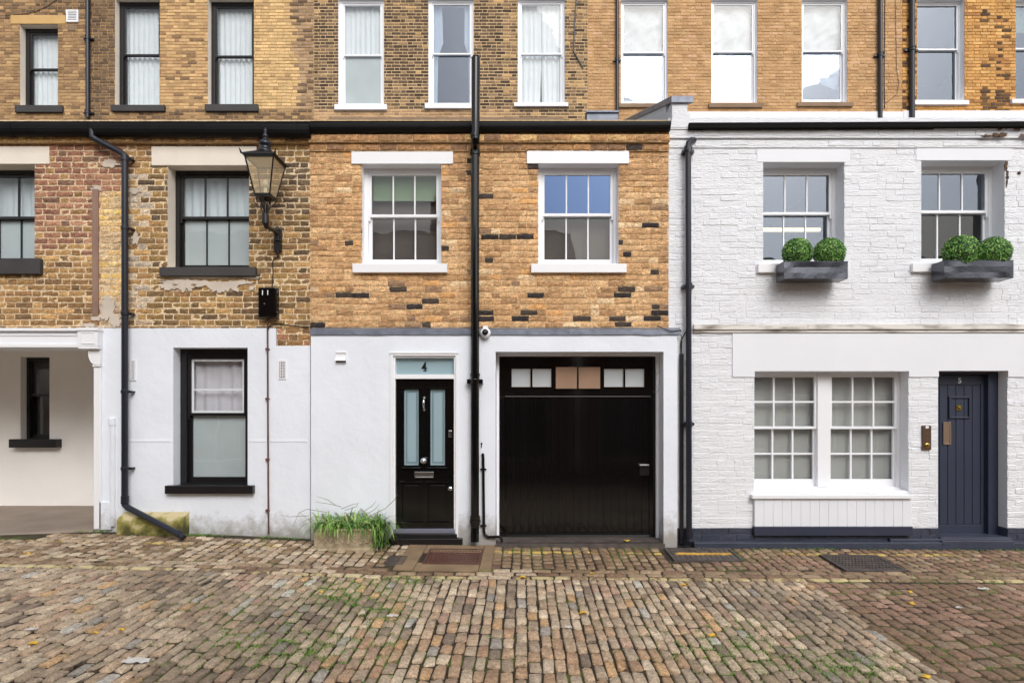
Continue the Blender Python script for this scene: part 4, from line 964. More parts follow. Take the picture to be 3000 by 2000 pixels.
# navy door
YN = .20
m_ = MB(); dx0, dx1, dz1 = WD[0], WD[1], WD[3]; zb5 = Z(1563, YN)
m_.box(dx0 - .003, dx0 + .02, YN - .06, YN + .05, zb5, dz1); m_.box(dx1 - .13, dx1, YN - .06, YN + .05, zb5, dz1); m_.box(dx0 + .02, dx1 - .13, YN - .059, YN + .05, dz1 - .035, dz1); m_.build('door_frame', M['navy'], hW, bevel=.004)
dx0 += .02; dx1 -= .13; dz1 -= .037; YL = YN
dd = MB(); dd.box(dx0, dx1, YL + .012, YL + .05, zb5, dz1); dd.box(dx0, dx1, YL, YL + .0125, Z(1127, YL), dz1); dd.box(dx0, dx1, YL, YL + .0125, zb5, Z(1536, YL)); dd.box(dx0, dx0 + .035, YL + .0004, YL + .0125, Z(1536, YL), Z(1127, YL)); dd.box(dx1 - .05, dx1, YL + .0004, YL + .0125, Z(1536, YL), Z(1127, YL))
n = 6
for i in range(n):
    q0 = dx0 + .038 + (dx1 - dx0 - .091) * i / n; q1 = dx0 + .038 + (dx1 - dx0 - .091) * (i + 1) / n; dd.box(q0 + .0035, q1 - .0035, YL + .004, YL + .0121, Z(1535, YL), Z(1128, YL))
door5 = dd.build('front_door', M['navy'], hW, bevel=.003)
m_ = MB(); r_ = rect(2779, 2842, 1161, 1225, YL); m_.frame(r_[0], r_[1], r_[2], r_[3], .022, YL - .016, YL + .003); m_.build('hatch_frame', M['navy'], door5, bevel=.004)
m_ = MB(); r_ = rect(2801, 2816, 1186, 1202, YL); m_.box(r_[0], r_[1], YL - .006, YL + .004, r_[2], r_[3]); m_.lathe((r_[0] + r_[1]) / 2, 0, [(0, YL - .004), (.02, YL - .005), (.015, YL - .016), (0, YL - .017)], 12, axis='y', o=(r_[2] + r_[3]) / 2); m_.build('spyhole', M['brass'], door5)
m_ = MB(); r_ = rect(2762, 2785, 1236, 1302, YL); m_.frame(r_[0], r_[1], r_[2], r_[3], .016, YL - .012, YL + .002); m_.box(r_[0] + .016, r_[1] - .016, YL - .007, YL + .002, r_[2] + .016, r_[3] - .016); m_.build('letter_plate', M['copperplate'], door5, bevel=.002)
def text(body, size, loc, m, parent, name, ext=.002, bold=.0):
    cu = bpy.data.curves.new('t', 'FONT'); cu.body = body; cu.size = size; cu.extrude = ext; cu.offset = bold; cu.align_x = 'CENTER'; cu.align_y = 'CENTER'
    t = bpy.data.objects.new('t', cu); C.objects.link(t); bpy.context.view_layer.update()
    dg_ = bpy.context.evaluated_depsgraph_get(); me = bpy.data.meshes.new_from_object(t.evaluated_get(dg_)); bpy.data.objects.remove(t)
    mt = Matrix.Translation(Vector(loc) - ORG[parent.name]) @ Matrix.Rotation(R(90), 4, 'X'); me.transform(mt)
    me.materials.clear(); me.materials.append(M[m]); o = bpy.data.objects.new(name, me); C.objects.link(o); o.parent = parent; ORG[o.name] = ORG[parent.name]; return o
text('5', .1, (X(2811, YL), YL - .004, Z(1115, YL)), 'curtain', door5, 'house_number', bold=.002)
m_ = MB(); m_.box(WD[0] + .001, WD[1] - .001, -.05, YN + .05, -.3, Z(1566, .1)); m_.box(WD[0] - .02, WD[1] + .01, -.105, -.05, -.3, Z(1583, -.1)); m_.build('step', M['plinth'], hW, bevel=.01)
s_ = MB(); y1 = 5.7
s_.box(xw0, xw0 + .1, .31, y1, -.3, ZE); s_.box(xw1 - .1, xw1, .31, y1, -.3, ZE); s_.box(xw0 + .1, xw1 - .1, y1 - .1, y1, -.3, ZE); s_.box(xw0 + .1, xw1 - .1, .32, y1 - .1, 3.02, 3.1); s_.box(X(2600), X(2600) + .1, .305, y1 - .1, 3.1, ZE); s_.box(xw0 + .1, xw1 - .1, .305, y1 - .1, ZE - .2, ZE - .15); s_.build('shell', M['inside'], hW)
r_ = MB(); ri = math.tan(R(20)) * 5.9; a, b = xw0 + .26, xw1
r_.add([(a, .31, ZE), (b, .31, ZE), (b, 5.9, ZE + ri), (a, 5.9, ZE + ri), (a, .31, ZE - .06), (b, .31, ZE - .06), (b, 5.9, ZE + ri - .06), (a, 5.9, ZE + ri - .06)], [(0, 1, 2, 3), (7, 6, 5, 4), (0, 4, 5, 1), (1, 5, 6, 2), (2, 6, 7, 3), (3, 7, 4, 0)])
r_.build('roof', M['slate'], hW)
for i, (a, b, c, d) in enumerate(((2925, 379, 26, 6), (2968, 382, 10, 7), (2918, 402, 22, 6), (2990, 404, 14, 5), (2880, 405, 14, 3))):
    blob(hW, 'peeled_patch', 'iron_brown' if i % 2 else 'bare_stain', a, b, c, d, 120 + i, Yf=-.062 - .0005 * i, th=.003, jag=1.2)
for i, (a, b, c, d) in enumerate(((2946, 486, 4, 14), (2950, 512, 3, 10), (2948, 530, 2, 12), (2984, 508, 4, 4))):
    blob(hW, 'peeled_patch', 'bare_stain', a, b, c, d, 130 + i, Yf=-.010 - .0005 * i, th=.003, jag=1.2)
# gutter strip
m_ = MB(); n = 20; a, b = X(2018, -.09), xw1
for (ya, yb, za, zb_) in ((-.11, -.02, Z(375, -.11), Z(359, -.11)),):
    m_.add([(a, ya, za), (b, ya, za + .035), (b, ya, zb_ + .03), (a, ya, zb_), (a, yb, za), (b, yb, za + .035), (b, yb, zb_ + .03), (a, yb, zb_)], [(0, 1, 2, 3), (4, 7, 6, 5), (0, 4, 5, 1), (3, 2, 6, 7), (0, 3, 7, 4), (1, 5, 6, 2)])
m_.build('gutter', M['matt_black'], hW, bevel=.004)
# parapet
pw = MB(); XL, XR = X(1967, -.02), X(2015, -.02); pt = lambda y: Z(297, -.05) + .42 * y
pw.prism([(XL - .0, Z(350)), (XL, Z(297, -.05)), (XR, Z(297, -.05)), (XR - .02, Z(330)), (XR + .02, Z(345)), (XR + .0, Z(352)), (X(2016), Z(380)), (X(1962), Z(380))], -.06, .25)
pw.add([(XL, .25, 5.0), (XR, .25, 5.0), (XR, 5.2, 5.0), (XL, 5.2, 5.0), (XL, .25, pt(.25)), (XR, .25, pt(.25)), (XR, 5.2, pt(5.2)), (XL, 5.2, pt(5.2))], [(0, 3, 2, 1), (4, 5, 6, 7), (0, 1, 5, 4), (1, 2, 6, 5), (2, 3, 7, 6), (3, 0, 4, 7)])
pw.build('party_wall', [M['white_brick']], hW)
cp = MB(); XL -= .02; XR += .06
ys = [-.09, .9, 1.9, 2.9, 3.9, 4.6]
for i in range(len(ys) - 1):
    y0, y1_ = ys[i] + (.012 if i else 0), ys[i + 1]
    zA, zB = pt(y0), pt(y1_)
    cp.add([(XL, y0, zA), (XR, y0, zA), (XR, y1_, zB), (XL, y1_, zB), (XL, y0, zA + .085), (XR, y0, zA + .085), (XR, y1_, zB + .085), (XL, y1_, zB + .085)], [(0, 3, 2, 1), (4, 5, 6, 7), (0, 1, 5, 4), (1, 2, 6, 5), (2, 3, 7, 6), (3, 0, 4, 7)])
cp.build('coping', M['lead'], hW, bevel=.006)

# ================================================================== fittings on the fronts
# left drainpipe with bends
def bracket(root, xc, yc, zc, r, m, right=True, Yw=0):
    k = MB(); k.tube([(xc, yc, zc - .022), (xc, yc, zc + .022)], r * 1.22, 14)
    s_ = 1 if right else -1
    k.box(xc, xc + s_ * .075, yc + r * .4, yc + r * .4 + .02, zc - .015, zc + .015); k.box(xc + s_ * .03, xc + s_ * .075, yc + r, Yw - .001, zc - .012, zc + .012)
    k.build('bracket', M[m], root, bevel=.003)
root = thing('drainpipe', 'blue black drainpipe with kinked top and slanted foot on the old brown brick house', 'drainpipe', (X(366, -.08), -.08, .1))
t = MB(); yp = -.09
t.tube([(X(270, -.13), -.13, Z(380, -.13)), (X(271, -.13), -.13, Z(402, -.13)), (X(283, -.12), -.12, Z(410, -.12)), (X(352, yp), yp, Z(446, yp)), (X(364, yp), yp, Z(454, yp)), (X(366, yp), yp, Z(470, yp)), (X(365.5, yp), yp, Z(1465, yp)), (X(366, yp), yp, Z(1478, yp)), (X(376, -.11), -.11, Z(1487, -.11)), (X(530, -.42), -.42, Z(1566, -.42)), (X(537, -.44), -.44, Z(1575, -.44))], .0385, 16)
t.build('pipe', M['pipe'], root)
for P_, rr in (([(X(366, yp), yp, Z(455, yp)), (X(366, yp), yp, Z(472, yp))], .047), ([(X(366, yp), yp, Z(1452, yp)), (X(366, yp), yp, Z(1474, yp))], .046), ([(X(520, -.4), -.4, Z(1561, -.4)), (X(531, -.42), -.42, Z(1567, -.42))], .046)):
    t = MB(); t.tube(P_, rr, 16); t.build('collar', M['pipe'], root)
for b in (463, 668, 918, 1147, 1372): bracket(root, X(366, yp), yp, Z(b, yp), .0385, 'pipe')
# main black drainpipe
root = thing('drainpipe', 'thick glossy black soil pipe rising above the gutter between door four and garage', 'drainpipe', (X(1393, -.2), -.2, 0))
y1, y2 = -.27, -.145
t = MB(); t.tube([(X(1394, y1), y1, Z(172, y1)), (X(1393, y1), y1, Z(408, y1)), (X(1392.5, y1 + .01), y1 + .01, Z(418, y1)), (X(1392, y2), y2, Z(436, y2)), (X(1392, y2), y2, Z(450, y2)), (X(1391.5, y2), y2, Z(1545, y2)), (X(1391, y2 - .01), y2 - .01, Z(1562, y2)), (X(1391, y2 - .03), y2 - .03, Z(1586, y2))], .052, 20)
t.build('pipe', M['black_gloss'], root)
t = MB()
for (yy, a, b, rr) in ((y1, 392, 402, .058), (y2, 421, 427, .062), (y2, 430, 447, .058), (y2, 448, 455, .064), (y2, 1094, 1103, .062), (y2, 1104, 1112, .056), (y2, 1510, 1520, .064), (y2, 1521, 1530, .07), (y2, 1530, 1538, .062)): t = MB(); t.tube([(X(1392, yy), yy, Z(a, yy)), (X(1392, yy), yy, Z(b, yy))], rr, 20); t.build('collar', M['black_gloss'], root)
t = MB(); zc = Z(1117, y2); t.tube([(X(1391.5, y2), y2, zc - .03), (X(1391.5, y2), y2, zc + .03)], .062, 20)
for s_ in (-1, 1): t.box(X(1391.5, y2) + s_ * .05, X(1391.5, y2) + s_ * .1, y2 - .02, YR - .001, zc - .028, zc + .028)
t.build('bracket', M['black_gloss'], root, bevel=.005)
t = MB(); xc = X(1394, y1); zc = Z(172, y1)
for k in range(8):
    q = k * math.pi / 4; t.tube([(xc + .05 * math.cos(q), y1 + .05 * math.sin(q), zc), (xc + .046 * math.cos(q), y1 + .046 * math.sin(q), zc + .02), (xc, y1, zc + .045)], .005, 6)
t.build('wire_cowl', M['black_gloss'], root)
# drainpipe of the white house
root = thing('drainpipe', 'black drainpipe with hooked top against the white painted brick', 'drainpipe', (X(2017, -.08), -.08, 0))
yp = -.09
t = MB(); t.tube([(X(2033, -.02), -.02, Z(411, -.02)), (X(2025, -.07), -.07, Z(411, -.07)), (X(2018, yp), yp, Z(418, yp)), (X(2015, yp), yp, Z(434, yp)), (X(2016, yp), yp, Z(450, yp)), (X(2019, yp), yp, Z(1555, yp)), (X(2019, yp - .01), yp - .01, Z(1578, yp)), (X(2019, yp - .1), yp - .1, Z(1592, yp - .1))], .0365, 16); t.build('pipe', M['pipe'], root)
for (pp, a, b) in ((2019, 1572, 1558), (2015, 444, 430)):
    t = MB(); t.tube([(X(pp, yp), yp, Z(a, yp)), (X(pp, yp), yp, Z(b, yp))], .046, 16); t.build('collar', M['pipe'], root)
for b in (441, 838, 1242):
    k = MB(); zc = Z(b, yp); xc = X(2018, yp); k.tube([(xc, yp, zc - .035), (xc, yp, zc + .035)], .045, 14); k.box(xc - .075, xc + .075, yp + .02, -.001, zc - .02, zc + .02); k.tube([(xc - .06, yp + .01, zc), (xc - .06, yp + .03, zc)], .014, 8); k.tube([(xc + .06, yp + .01, zc), (xc + .06, yp + .03, zc)], .014, 8); k.build('bracket', M['pipe'], root)
# conduit on the white house
root = thing('conduit', 'tall black cable cover with loose wires beside the garage, left of the white house pipe', 'conduit', (X(1994), -.03, 0))
m_ = MB(); m_.box(X(1989), X(2000), -.05, -.002, Z(1590), Z(1036)); m_.build('cover', M['black'], root, bevel=.004)
m_ = MB()
m_.tube([(X(1994), -.03, Z(1036)), (X(1992), -.035, Z(1010)), (X(1996), -.03, Z(992)), (X(2006), -.03, Z(975)), (X(2011), -.03, Z(965))], .008, 6)
m_.tube([(X(1995), -.025, Z(1036)), (X(1996), -.03, Z(1000)), (X(1988), -.09, Z(970)), (X(1960), -.1, Z(974)), (X(1920), -.1, Z(958))], .005, 6)
m_.build('wires', M['black'], root)
tag(root, None, None)
# thin waste pipe beside garage
root = thing('waste_pipe', 'thin black waste pipe rising beside the garage and bending along its foot', 'pipe', (X(1416, -.1), -.1, 0))
yp = YR - .025
t = MB(); t.tube([(X(1414, YR), YR - .0, Z(1332, YR)), (X(1414.5, yp), yp, Z(1330, yp)), (X(1415.5, yp), yp, Z(1338, yp)), (X(1416, yp), yp, Z(1380, yp)), (X(1418, yp), yp, Z(1555, yp)), (X(1421, yp), yp, Z(1566, yp)), (X(1430, yp), yp, Z(1572, yp)), (X(1462, yp - .02), yp - .02, Z(1570, yp)), (X(1468, yp - .02), yp - .02, Z(1573, yp)), (X(1471, yp - .03), yp - .03, Z(1586, yp))], .018, 12); t.build('pipe', M['black_gloss'], root)
for b in (1372, 1535):
    k = MB(); k.box(X(1407, yp), X(1425, yp), yp + .0, YR - .001, Z(b) - .01, Z(b) + .01); k.tube([(X(1417, yp), yp, Z(b) - .012), (X(1417, yp), yp, Z(b) + .012)], .022, 12); k.build('clip', M['black_gloss'], root)
k = MB(); k.tube([(X(1410, YR), YR - .008, Z(1311, YR)), (X(1411, YR), YR - .008, Z(1300, YR))], .006, 8); k.lathe(X(1411, YR), 0, [(0, YR - .001), (.012, YR - .001), (.012, YR - .014), (0, YR - .015)], 10, axis='y', o=Z(1299, YR)); tag(k.build('wall_key_box', M['black'], loc=(X(1411, YR), YR, Z(1305, YR))), 'tiny black keyhole fitting on white wall above the thin waste pipe', 'fitting')
# vertical rusty conduit below number box
root = thing('conduit', 'thin brown metal conduit running down the white wall below the number box', 'conduit', (X(783), -.02, .1))
t = MB(); t.tube([(X(783, -.03), -.022, Z(930)), (X(784, -.03), -.022, Z(1200)), (X(785, -.03), -.022, Z(1400)), (X(786, -.03), -.022, Z(1562))], .011, 8); t.build('pipe', M['iron_brown'], root)
for b in (1023, 1168, 1345, 1494):
    k = MB(); k.tube([(X(784), -.022, Z(b) - .015), (X(784), -.022, Z(b) + .015)], .018, 10); k.box(X(780), X(791), -.018, -.002, Z(b) - .008, Z(b) + .008); k.build('clip', M['iron_brown'], root)
cable('black cable curving from the number box conduit along the brick to the lead flashing', [(786, 962), (790, 955), (800, 949), (820, 948), (850, 953), (890, 957), (912, 957)], -.0, .007)
cable('thin cable dropping from the lantern bracket to the number box', [(818, 748), (812, 754), (803, 757), (799, 765), (800, 800), (797, 842)], -.0, .006)
# number box
root = thing('meter_box', 'black rounded metal box numbered 11 on old brick, below the lantern', 'meter box', (X(783), -.06, Z(932)))
m_ = MB(); r_ = rect(756, 811, 841, 931, -.09)
m_.box(r_[0], r_[1], -.10, -.002, r_[2], r_[3]); m_.build('casing', M['black_gloss'], root, bevel=.018)
m_ = MB()
for (a, b) in ((754, 860), (813, 856), (754, 914), (813, 914), (775, 890)): m_.lathe(X(a, -.1), 0, [(0, -.09), (.010, -.09), (.010, -.106), (0, -.11)], 10, axis='y', o=Z(b, -.1))
m_.build('bolts', M['iron'], root)
text('1 1', .085, (X(777, -.1), -.103, Z(858, -.1)), 'white', root, 'number_plate', bold=.0012)
# lantern
yl = -.41; lx = X(775, yl); S_ = (D + yl) / F
lroot = thing('wall_lantern', 'black four sided Victorian street lantern on a wall bracket', 'lantern', (lx, 0, Z(742)))
zt, zb_ = Z(474, yl), Z(576, yl); wt, wb = .17, .09
lx2 = X(758, yl - wt) + wt * 0
lx = X(717, yl - wt) + wt
fr = MB(); gl_ = MB()
ct = [(lx - wt, yl - wt), (lx + wt, yl - wt), (lx + wt, yl + wt), (lx - wt, yl + wt)]; cb = [(lx - wb, yl - wb), (lx + wb, yl - wb), (lx + wb, yl + wb), (lx - wb, yl + wb)]
for i in range(4):
    fr.tube([(*cb[i], zb_), (*ct[i], zt)], .010, 6)
    j = (i + 1) % 4
    fr.tube([(*cb[i], zb_), (*cb[j], zb_)], .012, 6); fr.tube([(*ct[i], zt), (*ct[j], zt)], .014, 6)
    gl_.add([(*cb[i], zb_), (*cb[j], zb_), (*ct[j], zt), (*ct[i], zt)], [(0, 1, 2, 3)])
fr.box(lx - wb, lx + wb, yl - wb, yl + wb, zb_ - .03, zb_ - .012)
fr.build('lantern_frame', M['black'], lroot); gl_.build('glass', M['glass_lamp'], lroot)
tp = MB(); ov = wt + .026
tp.box(lx - ov, lx + ov, yl - ov, yl + ov, zt + .01, zt + .028)
vs = [(lx - ov, yl - ov, zt + .028), (lx + ov, yl - ov, zt + .028), (lx + ov, yl + ov, zt + .028), (lx - ov, yl + ov, zt + .028)] + [(lx - .07, yl - .07, zt + .11), (lx + .07, yl - .07, zt + .11), (lx + .07, yl + .07, zt + .11), (lx - .07, yl + .07, zt + .11)]
tp.add(vs, [(0, 1, 5, 4), (1, 2, 6, 5), (2, 3, 7, 6), (3, 0, 4, 7), (4, 5, 6, 7)])
for i, (sx, sy) in enumerate(((-1, -1), (1, -1), (1, 1), (-1, 1))): tp.tube([(lx + sx * ov, yl + sy * ov, zt + .015), (lx + sx * (ov + .012), yl + sy * (ov + .012), zt + .05), (lx + sx * (ov + .02), yl + sy * (ov + .02), zt + .075)], [.014, .009, .002], 6)
tp.build('roof_cap', M['black'], lroot)
fn = MB(); z_ = zt + .10
fn.lathe(lx, yl, [(.085, z_), (.09, z_ + .015), (.075, z_ + .035), (.06, z_ + .05), (.055, z_ + .075), (.06, z_ + .09), (.075, z_ + .10), (.078, z_ + .115), (.06, z_ + .14), (.035, z_ + .165), (.022, z_ + .18), (.026, z_ + .19), (.033, z_ + .20), (.034, z_ + .215), (.02, z_ + .235), (.014, z_ + .25), (.02, z_ + .262), (.016, z_ + .285), (.004, z_ + .315)], 20); fn.build('finial', M['pipe'], lroot, smooth=True)
ins = MB(); ins.box(lx - wt + .01, lx + wt - .01, yl - wt + .01, yl + wt - .01, zt - .004, zt + .008); ins.build('inner_ceiling', M['amber'], lroot)
ins = MB(); ins.tube([(lx, yl, zb_), (lx, yl, zb_ + .1)], .02, 10); ins.lathe(lx, yl, [(.012, zb_ + .1), (.03, zb_ + .13), (.034, zb_ + .17), (.02, zb_ + .2), (.0, zb_ + .21)], 14); ins.build('bulb', mat('bulb', lin(225, 225, 220), rough=.2), lroot, smooth=True)
ar = MB(); z0 = zb_ - .03; pz = Z(655, yl); 
ar.tube([(lx, yl, z0), (lx, yl, Z(628, yl))], .013, 8); ar.tube([(lx, yl, Z(628, yl)), (lx, yl, Z(655, yl))], .04, 14)
for s_ in (-1, 1):
    for (ux, uy) in ((1, 0), (0, 1)):
        P_ = [(lx + ux * s_ * .012, yl + uy * s_ * .012, Z(630, yl)), (lx + ux * s_ * .05, yl + uy * s_ * .05, Z(612, yl)), (lx + ux * s_ * .10, yl + uy * s_ * .10, Z(600, yl)), (lx + ux * s_ * .135, yl + uy * s_ * .135, Z(592, yl)), (lx + ux * s_ * .14, yl + uy * s_ * .14, Z(582, yl)), (lx + ux * s_ * .11, yl + uy * s_ * .11, Z(580, yl)), (lx + ux * s_ * .10, yl + uy * s_ * .10, Z(588, yl))]
        ar.tube(P_, .0065, 6)
        ar.tube([(lx + ux * s_ * .01, yl + uy * s_ * .01, Z(622, yl)), (lx + ux * s_ * .045, yl + uy * s_ * .045, Z(598, yl)), (lx + ux * s_ * .07, yl + uy * s_ * .07, z0)], .0065, 6)
xw_ = X(818)
ar.tube([(lx, yl, Z(652, yl)), (lx, yl + .03, Z(662, yl)), ((lx * .4 + xw_ * .6), -.18, Z(674, -.18)), (xw_, -.09, Z(682, -.09)), (xw_, -.06, Z(688, -.06)), (xw_, -.05, Z(705, -.05))], [.036, .03, .026, .028, .034, .036], 12)
ar.box(xw_ - .042, xw_ + .042, -.06, -.004, Z(738), Z(676)); ar.tube([(xw_, -.045, Z(735)), (xw_, -.04, Z(748))], .022, 10); ar.tube([(xw_, -.05, Z(678)), (xw_, -.05, Z(668))], .02, 8)
ar.build('bracket', M['black'], lroot)
# air bricks, sensor, camera
for (a, b, c, d, lb) in ((384, 398, 1056, 1110, 'white pierced air brick beside the kinked drainpipe, left of the black framed ground window'), (818, 838, 1057, 1106, 'white pierced air brick right of the thin brown conduit')):
    r_ = rect(a, b, c, d); root = thing('air_brick', lb, 'air brick', ((r_[0] + r_[1]) / 2, 0, r_[2]), 'air bricks in the white ground floor')
    m_ = MB(); m_.frame(r_[0] - .008, r_[1] + .008, r_[2] - .02, r_[3] + .008, .014, -.016, -.004)
    w0, h0 = r_[1] - r_[0], r_[3] - r_[2]
    for i in range(1, 4): m_.box(r_[0] + w0 * i / 4 - .003, r_[0] + w0 * i / 4 + .003, -.013, -.005, r_[2], r_[3])
    for i in range(1, 11): m_.box(r_[0], r_[1], -.0125, -.005, r_[2] + h0 * i / 11 - .003, r_[2] + h0 * i / 11 + .003)
    m_.build('grille', M['white'], root); m_ = MB(); m_.box(r_[0], r_[1], -.0065, -.0045, r_[2], r_[3]); m_.build('backing', M['iron_brown'], root)
r_ = rect(984, 1016, 1029, 1064, YR); root = thing('vent_cowl', 'small white hooded vent on the white wall left of door four', 'vent', ((r_[0] + r_[1]) / 2, YR, r_[2]))
m_ = MB(); m_.box(r_[0], r_[1], YR - .014, YR - .001, r_[2], r_[3]); zc = (r_[2] + r_[3]) / 2
m_.build('back_plate', M['white'], root, bevel=.003)
m_ = MB(); m_.box(r_[0] + .008, r_[1] - .008, YR - .0165, YR - .0145, zc + .045, zc + .053); m_.box(r_[0] + .006, r_[1] - .006, YR - .0165, YR - .0145, zc - .068, zc - .046); m_.build('slot', M['iron'], root)
m_ = MB(); m_.add([(r_[0] + .004, YR - .016, zc + .01), (r_[1] - .004, YR - .016, zc + .01), (r_[1] - .004, YR - .055, zc - .045), (r_[0] + .004, YR - .055, zc - .045), (r_[0] + .004, YR - .015, zc - .045), (r_[1] - .004, YR - .015, zc - .045), ], [(0, 1, 2, 3), (3, 2, 5, 4), (0, 3, 4), (1, 5, 2)]); m_.build('hood', M['white'], root)
cable('fine pale wire hooked round the top right corner of the garage opening', [(1932, 1042), (1931, 1080), (1932, 1120), (1930, 1143), (1922, 1149), (1912, 1147)], -.06, .0025, 'iron')
root = thing('security_camera', 'white dome security camera beside the thick black soil pipe', 'camera', (X(1421, YR - .04), YR - .04, Z(973, YR - .04)))
cx_, cz_ = X(1422, YR - .05), Z(975, YR - .05)
m_ = MB(); m_.lathe(cx_, 0, [(0, YR), (.048, YR), (.064, YR - .02), (.067, YR - .05), (.058, YR - .07), (.046, YR - .078), (0, YR - .08)], 26, axis='y', o=cz_); m_.box(cx_ - .03, cx_ + .03, YR - .05, 0, cz_ + .06, cz_ + .09); m_.build('housing', M['white'], root, smooth=False, bevel=.002)
m_ = MB(); m_.lathe(cx_, 0, [(0, YR - .079), (.04, YR - .079), (.036, YR - .1), (.022, YR - .112), (0, YR - .115)], 22, axis='y', o=cz_ + .006); m_.build('lens_dome', M['black_gloss'], root, smooth=True)
m_ = MB(); m_.lathe(cx_, 0, [(0, YR - .11), (.016, YR - .11), (.016, YR - .121), (.011, YR - .121), (.011, YR - .119), (0, YR - .119)], 18, axis='y', o=cz_ + .012); m_.build('lens_ring', M['chrome'], root)
# intercom
r_ = rect(2699, 2724, 1246, 1317); root = thing('intercom', 'bronze entry panel with brass button between the big window and navy door', 'intercom', ((r_[0] + r_[1]) / 2, 0, r_[2]))
m_ = MB(); m_.box(r_[0], r_[1], -.028, -.001, r_[2], r_[3]); m_.build('panel', M['bronze'], root, bevel=.003)
m_ = MB(); m_.lathe((r_[0] + r_[1]) / 2, 0, [(0, -.028), (.032, -.028), (.032, -.034), (.018, -.038), (0, -.038)], 20, axis='y', o=Z(1304)); m_.build('brass_button', M['brass'], root)
m_ = MB(); m_.box(r_[0] + .035, r_[1] - .035, -.031, -.027, Z(1254), Z(1247)); m_.build('name_card', M['white'], root)
m_ = MB()
for zz in (1268, 1287): m_.lathe((r_[0] + r_[1]) / 2, 0, [(0, -.028), (.008, -.028), (.008, -.031), (0, -.031)], 10, axis='y', o=Z(zz))
m_.build('small_button', M['iron'], root)
# window boxes with clipped balls
def win_box(p0, p1, q0, q1, label, seed):
    yf, ybk = -.30, -.08
    x0, x1 = X(p0, yf), X(p1, yf); zt_, zb2 = Z(q0, yf), Z(q1, yf)
    root = thing('window_box', label, 'window box', ((x0 + x1) / 2, -.2, zb2), 'zinc window boxes')
    b = MB(); xi0 = X(p0 - 20, ybk) if False else x0; t = .004; rnd = random.Random(seed)
    def sheet(P0, P1, n=16):
        vs = []
        for j in range(4):
            for i in range(n + 1):
                s = i / n; zz = zb2 + (zt_ - zb2) * j / 3
                bump_ = .006 * noise.noise(Vector((s * 4, j * .8, seed)))
                vs.append((P0[0] + (P1[0] - P0[0]) * s, P0[1] + (P1[1] - P0[1]) * s + bump_, zz))
        b.add(vs, [(j * (n + 1) + i, j * (n + 1) + i + 1, (j + 1) * (n + 1) + i + 1, (j + 1) * (n + 1) + i) for j in range(3) for i in range(n)])
    sheet((x0, ybk), (x0, yf)); sheet((x0, yf), (x1, yf), 30); sheet((x1, yf), (x1, ybk)); sheet((x1, ybk), (x0, ybk), 30)
    b.box(x0 + .003, x1 - .003, yf + .003, ybk - .003, zb2 + .002, zb2 + .012)
    b.build('trough', M['zinc'], root, smooth=False)
    r2 = MB(); r2.tube([(x0, yf, zt_), (x1, yf, zt_), (x1, ybk, zt_), (x0, ybk, zt_), (x0, yf, zt_)], .005, 6); r2.build('rim', M['zinc'], root)
    sl2 = MB(); sl2.box(x0 + .006, x1 - .006, yf + .012, ybk - .006, zb2 + .012, zt_ - .04); sl2.build('soil', M['soil'], root)
    for q in (.25, .75):
        xx = x0 + (x1 - x0) * q; k = MB(); k.box(xx - .012, xx + .012, ybk, -.004, zb2 + .02, zb2 + .045); k.build('support', M['iron'], root)
    return root
win_box(2297, 2484, 766, 816, 'grey zinc window box under the white window next to the drainpipe', 1)
win_box(2766, 2969, 763, 814, 'grey zinc window box under the right edge window, its balls touching', 2)
DS, DK = .05, 1.25
def ball_mesh(seed, rad):
    rnd = random.Random(seed); b = MB()
    n = 2600
    for k in range(n):
        z = 1 - 2 * (k + .5) / n; ph_ = k * 2.399963; s = math.sqrt(1 - z * z)
        d = Vector((s * math.cos(ph_), s * math.sin(ph_), z))
        dep = rnd.choice((0, 0, .0, .03, .06))
        p = d * (rad * (1 - dep + .06 * noise.noise(d * 3.3 + Vector((seed, 0, 0)))) + rnd.uniform(-.005, .009))
        nrm = (d + Vector((rnd.uniform(-.9, .9), rnd.uniform(-.9, .9), rnd.uniform(-.5, 1.0)))).normalized()
        u = nrm.orthogonal().normalized(); q = rnd.random() * 6.28; u = (u * math.cos(q) + nrm.cross(u) * math.sin(q)); v = nrm.cross(u)
        L_, W_ = rnd.uniform(.011, .017), rnd.uniform(.006, .009)
        c = pick(rnd, [(3, 78, 128, 44), (3, 58, 100, 36), (2, 110, 160, 62), (1, 150, 190, 90), (1.5, 38, 66, 28)], .15)
        b.add([tuple(p - u * L_), tuple(p + v * W_), tuple(p + u * L_ + nrm * .004), tuple(p - v * W_)], [(0, 1, 2, 3)], 0, c)
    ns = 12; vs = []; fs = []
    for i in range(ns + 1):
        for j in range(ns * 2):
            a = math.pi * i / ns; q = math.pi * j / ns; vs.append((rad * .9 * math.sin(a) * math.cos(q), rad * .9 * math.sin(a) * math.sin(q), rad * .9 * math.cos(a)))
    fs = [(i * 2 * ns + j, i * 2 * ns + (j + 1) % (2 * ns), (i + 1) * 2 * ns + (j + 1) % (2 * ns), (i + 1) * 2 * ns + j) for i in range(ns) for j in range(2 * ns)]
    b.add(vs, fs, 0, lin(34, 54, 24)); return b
ORIG = ball_mesh(5, .185).build('topiary_ball', M['leaf'], loc=(0, 0, 0))
yb3 = -.19
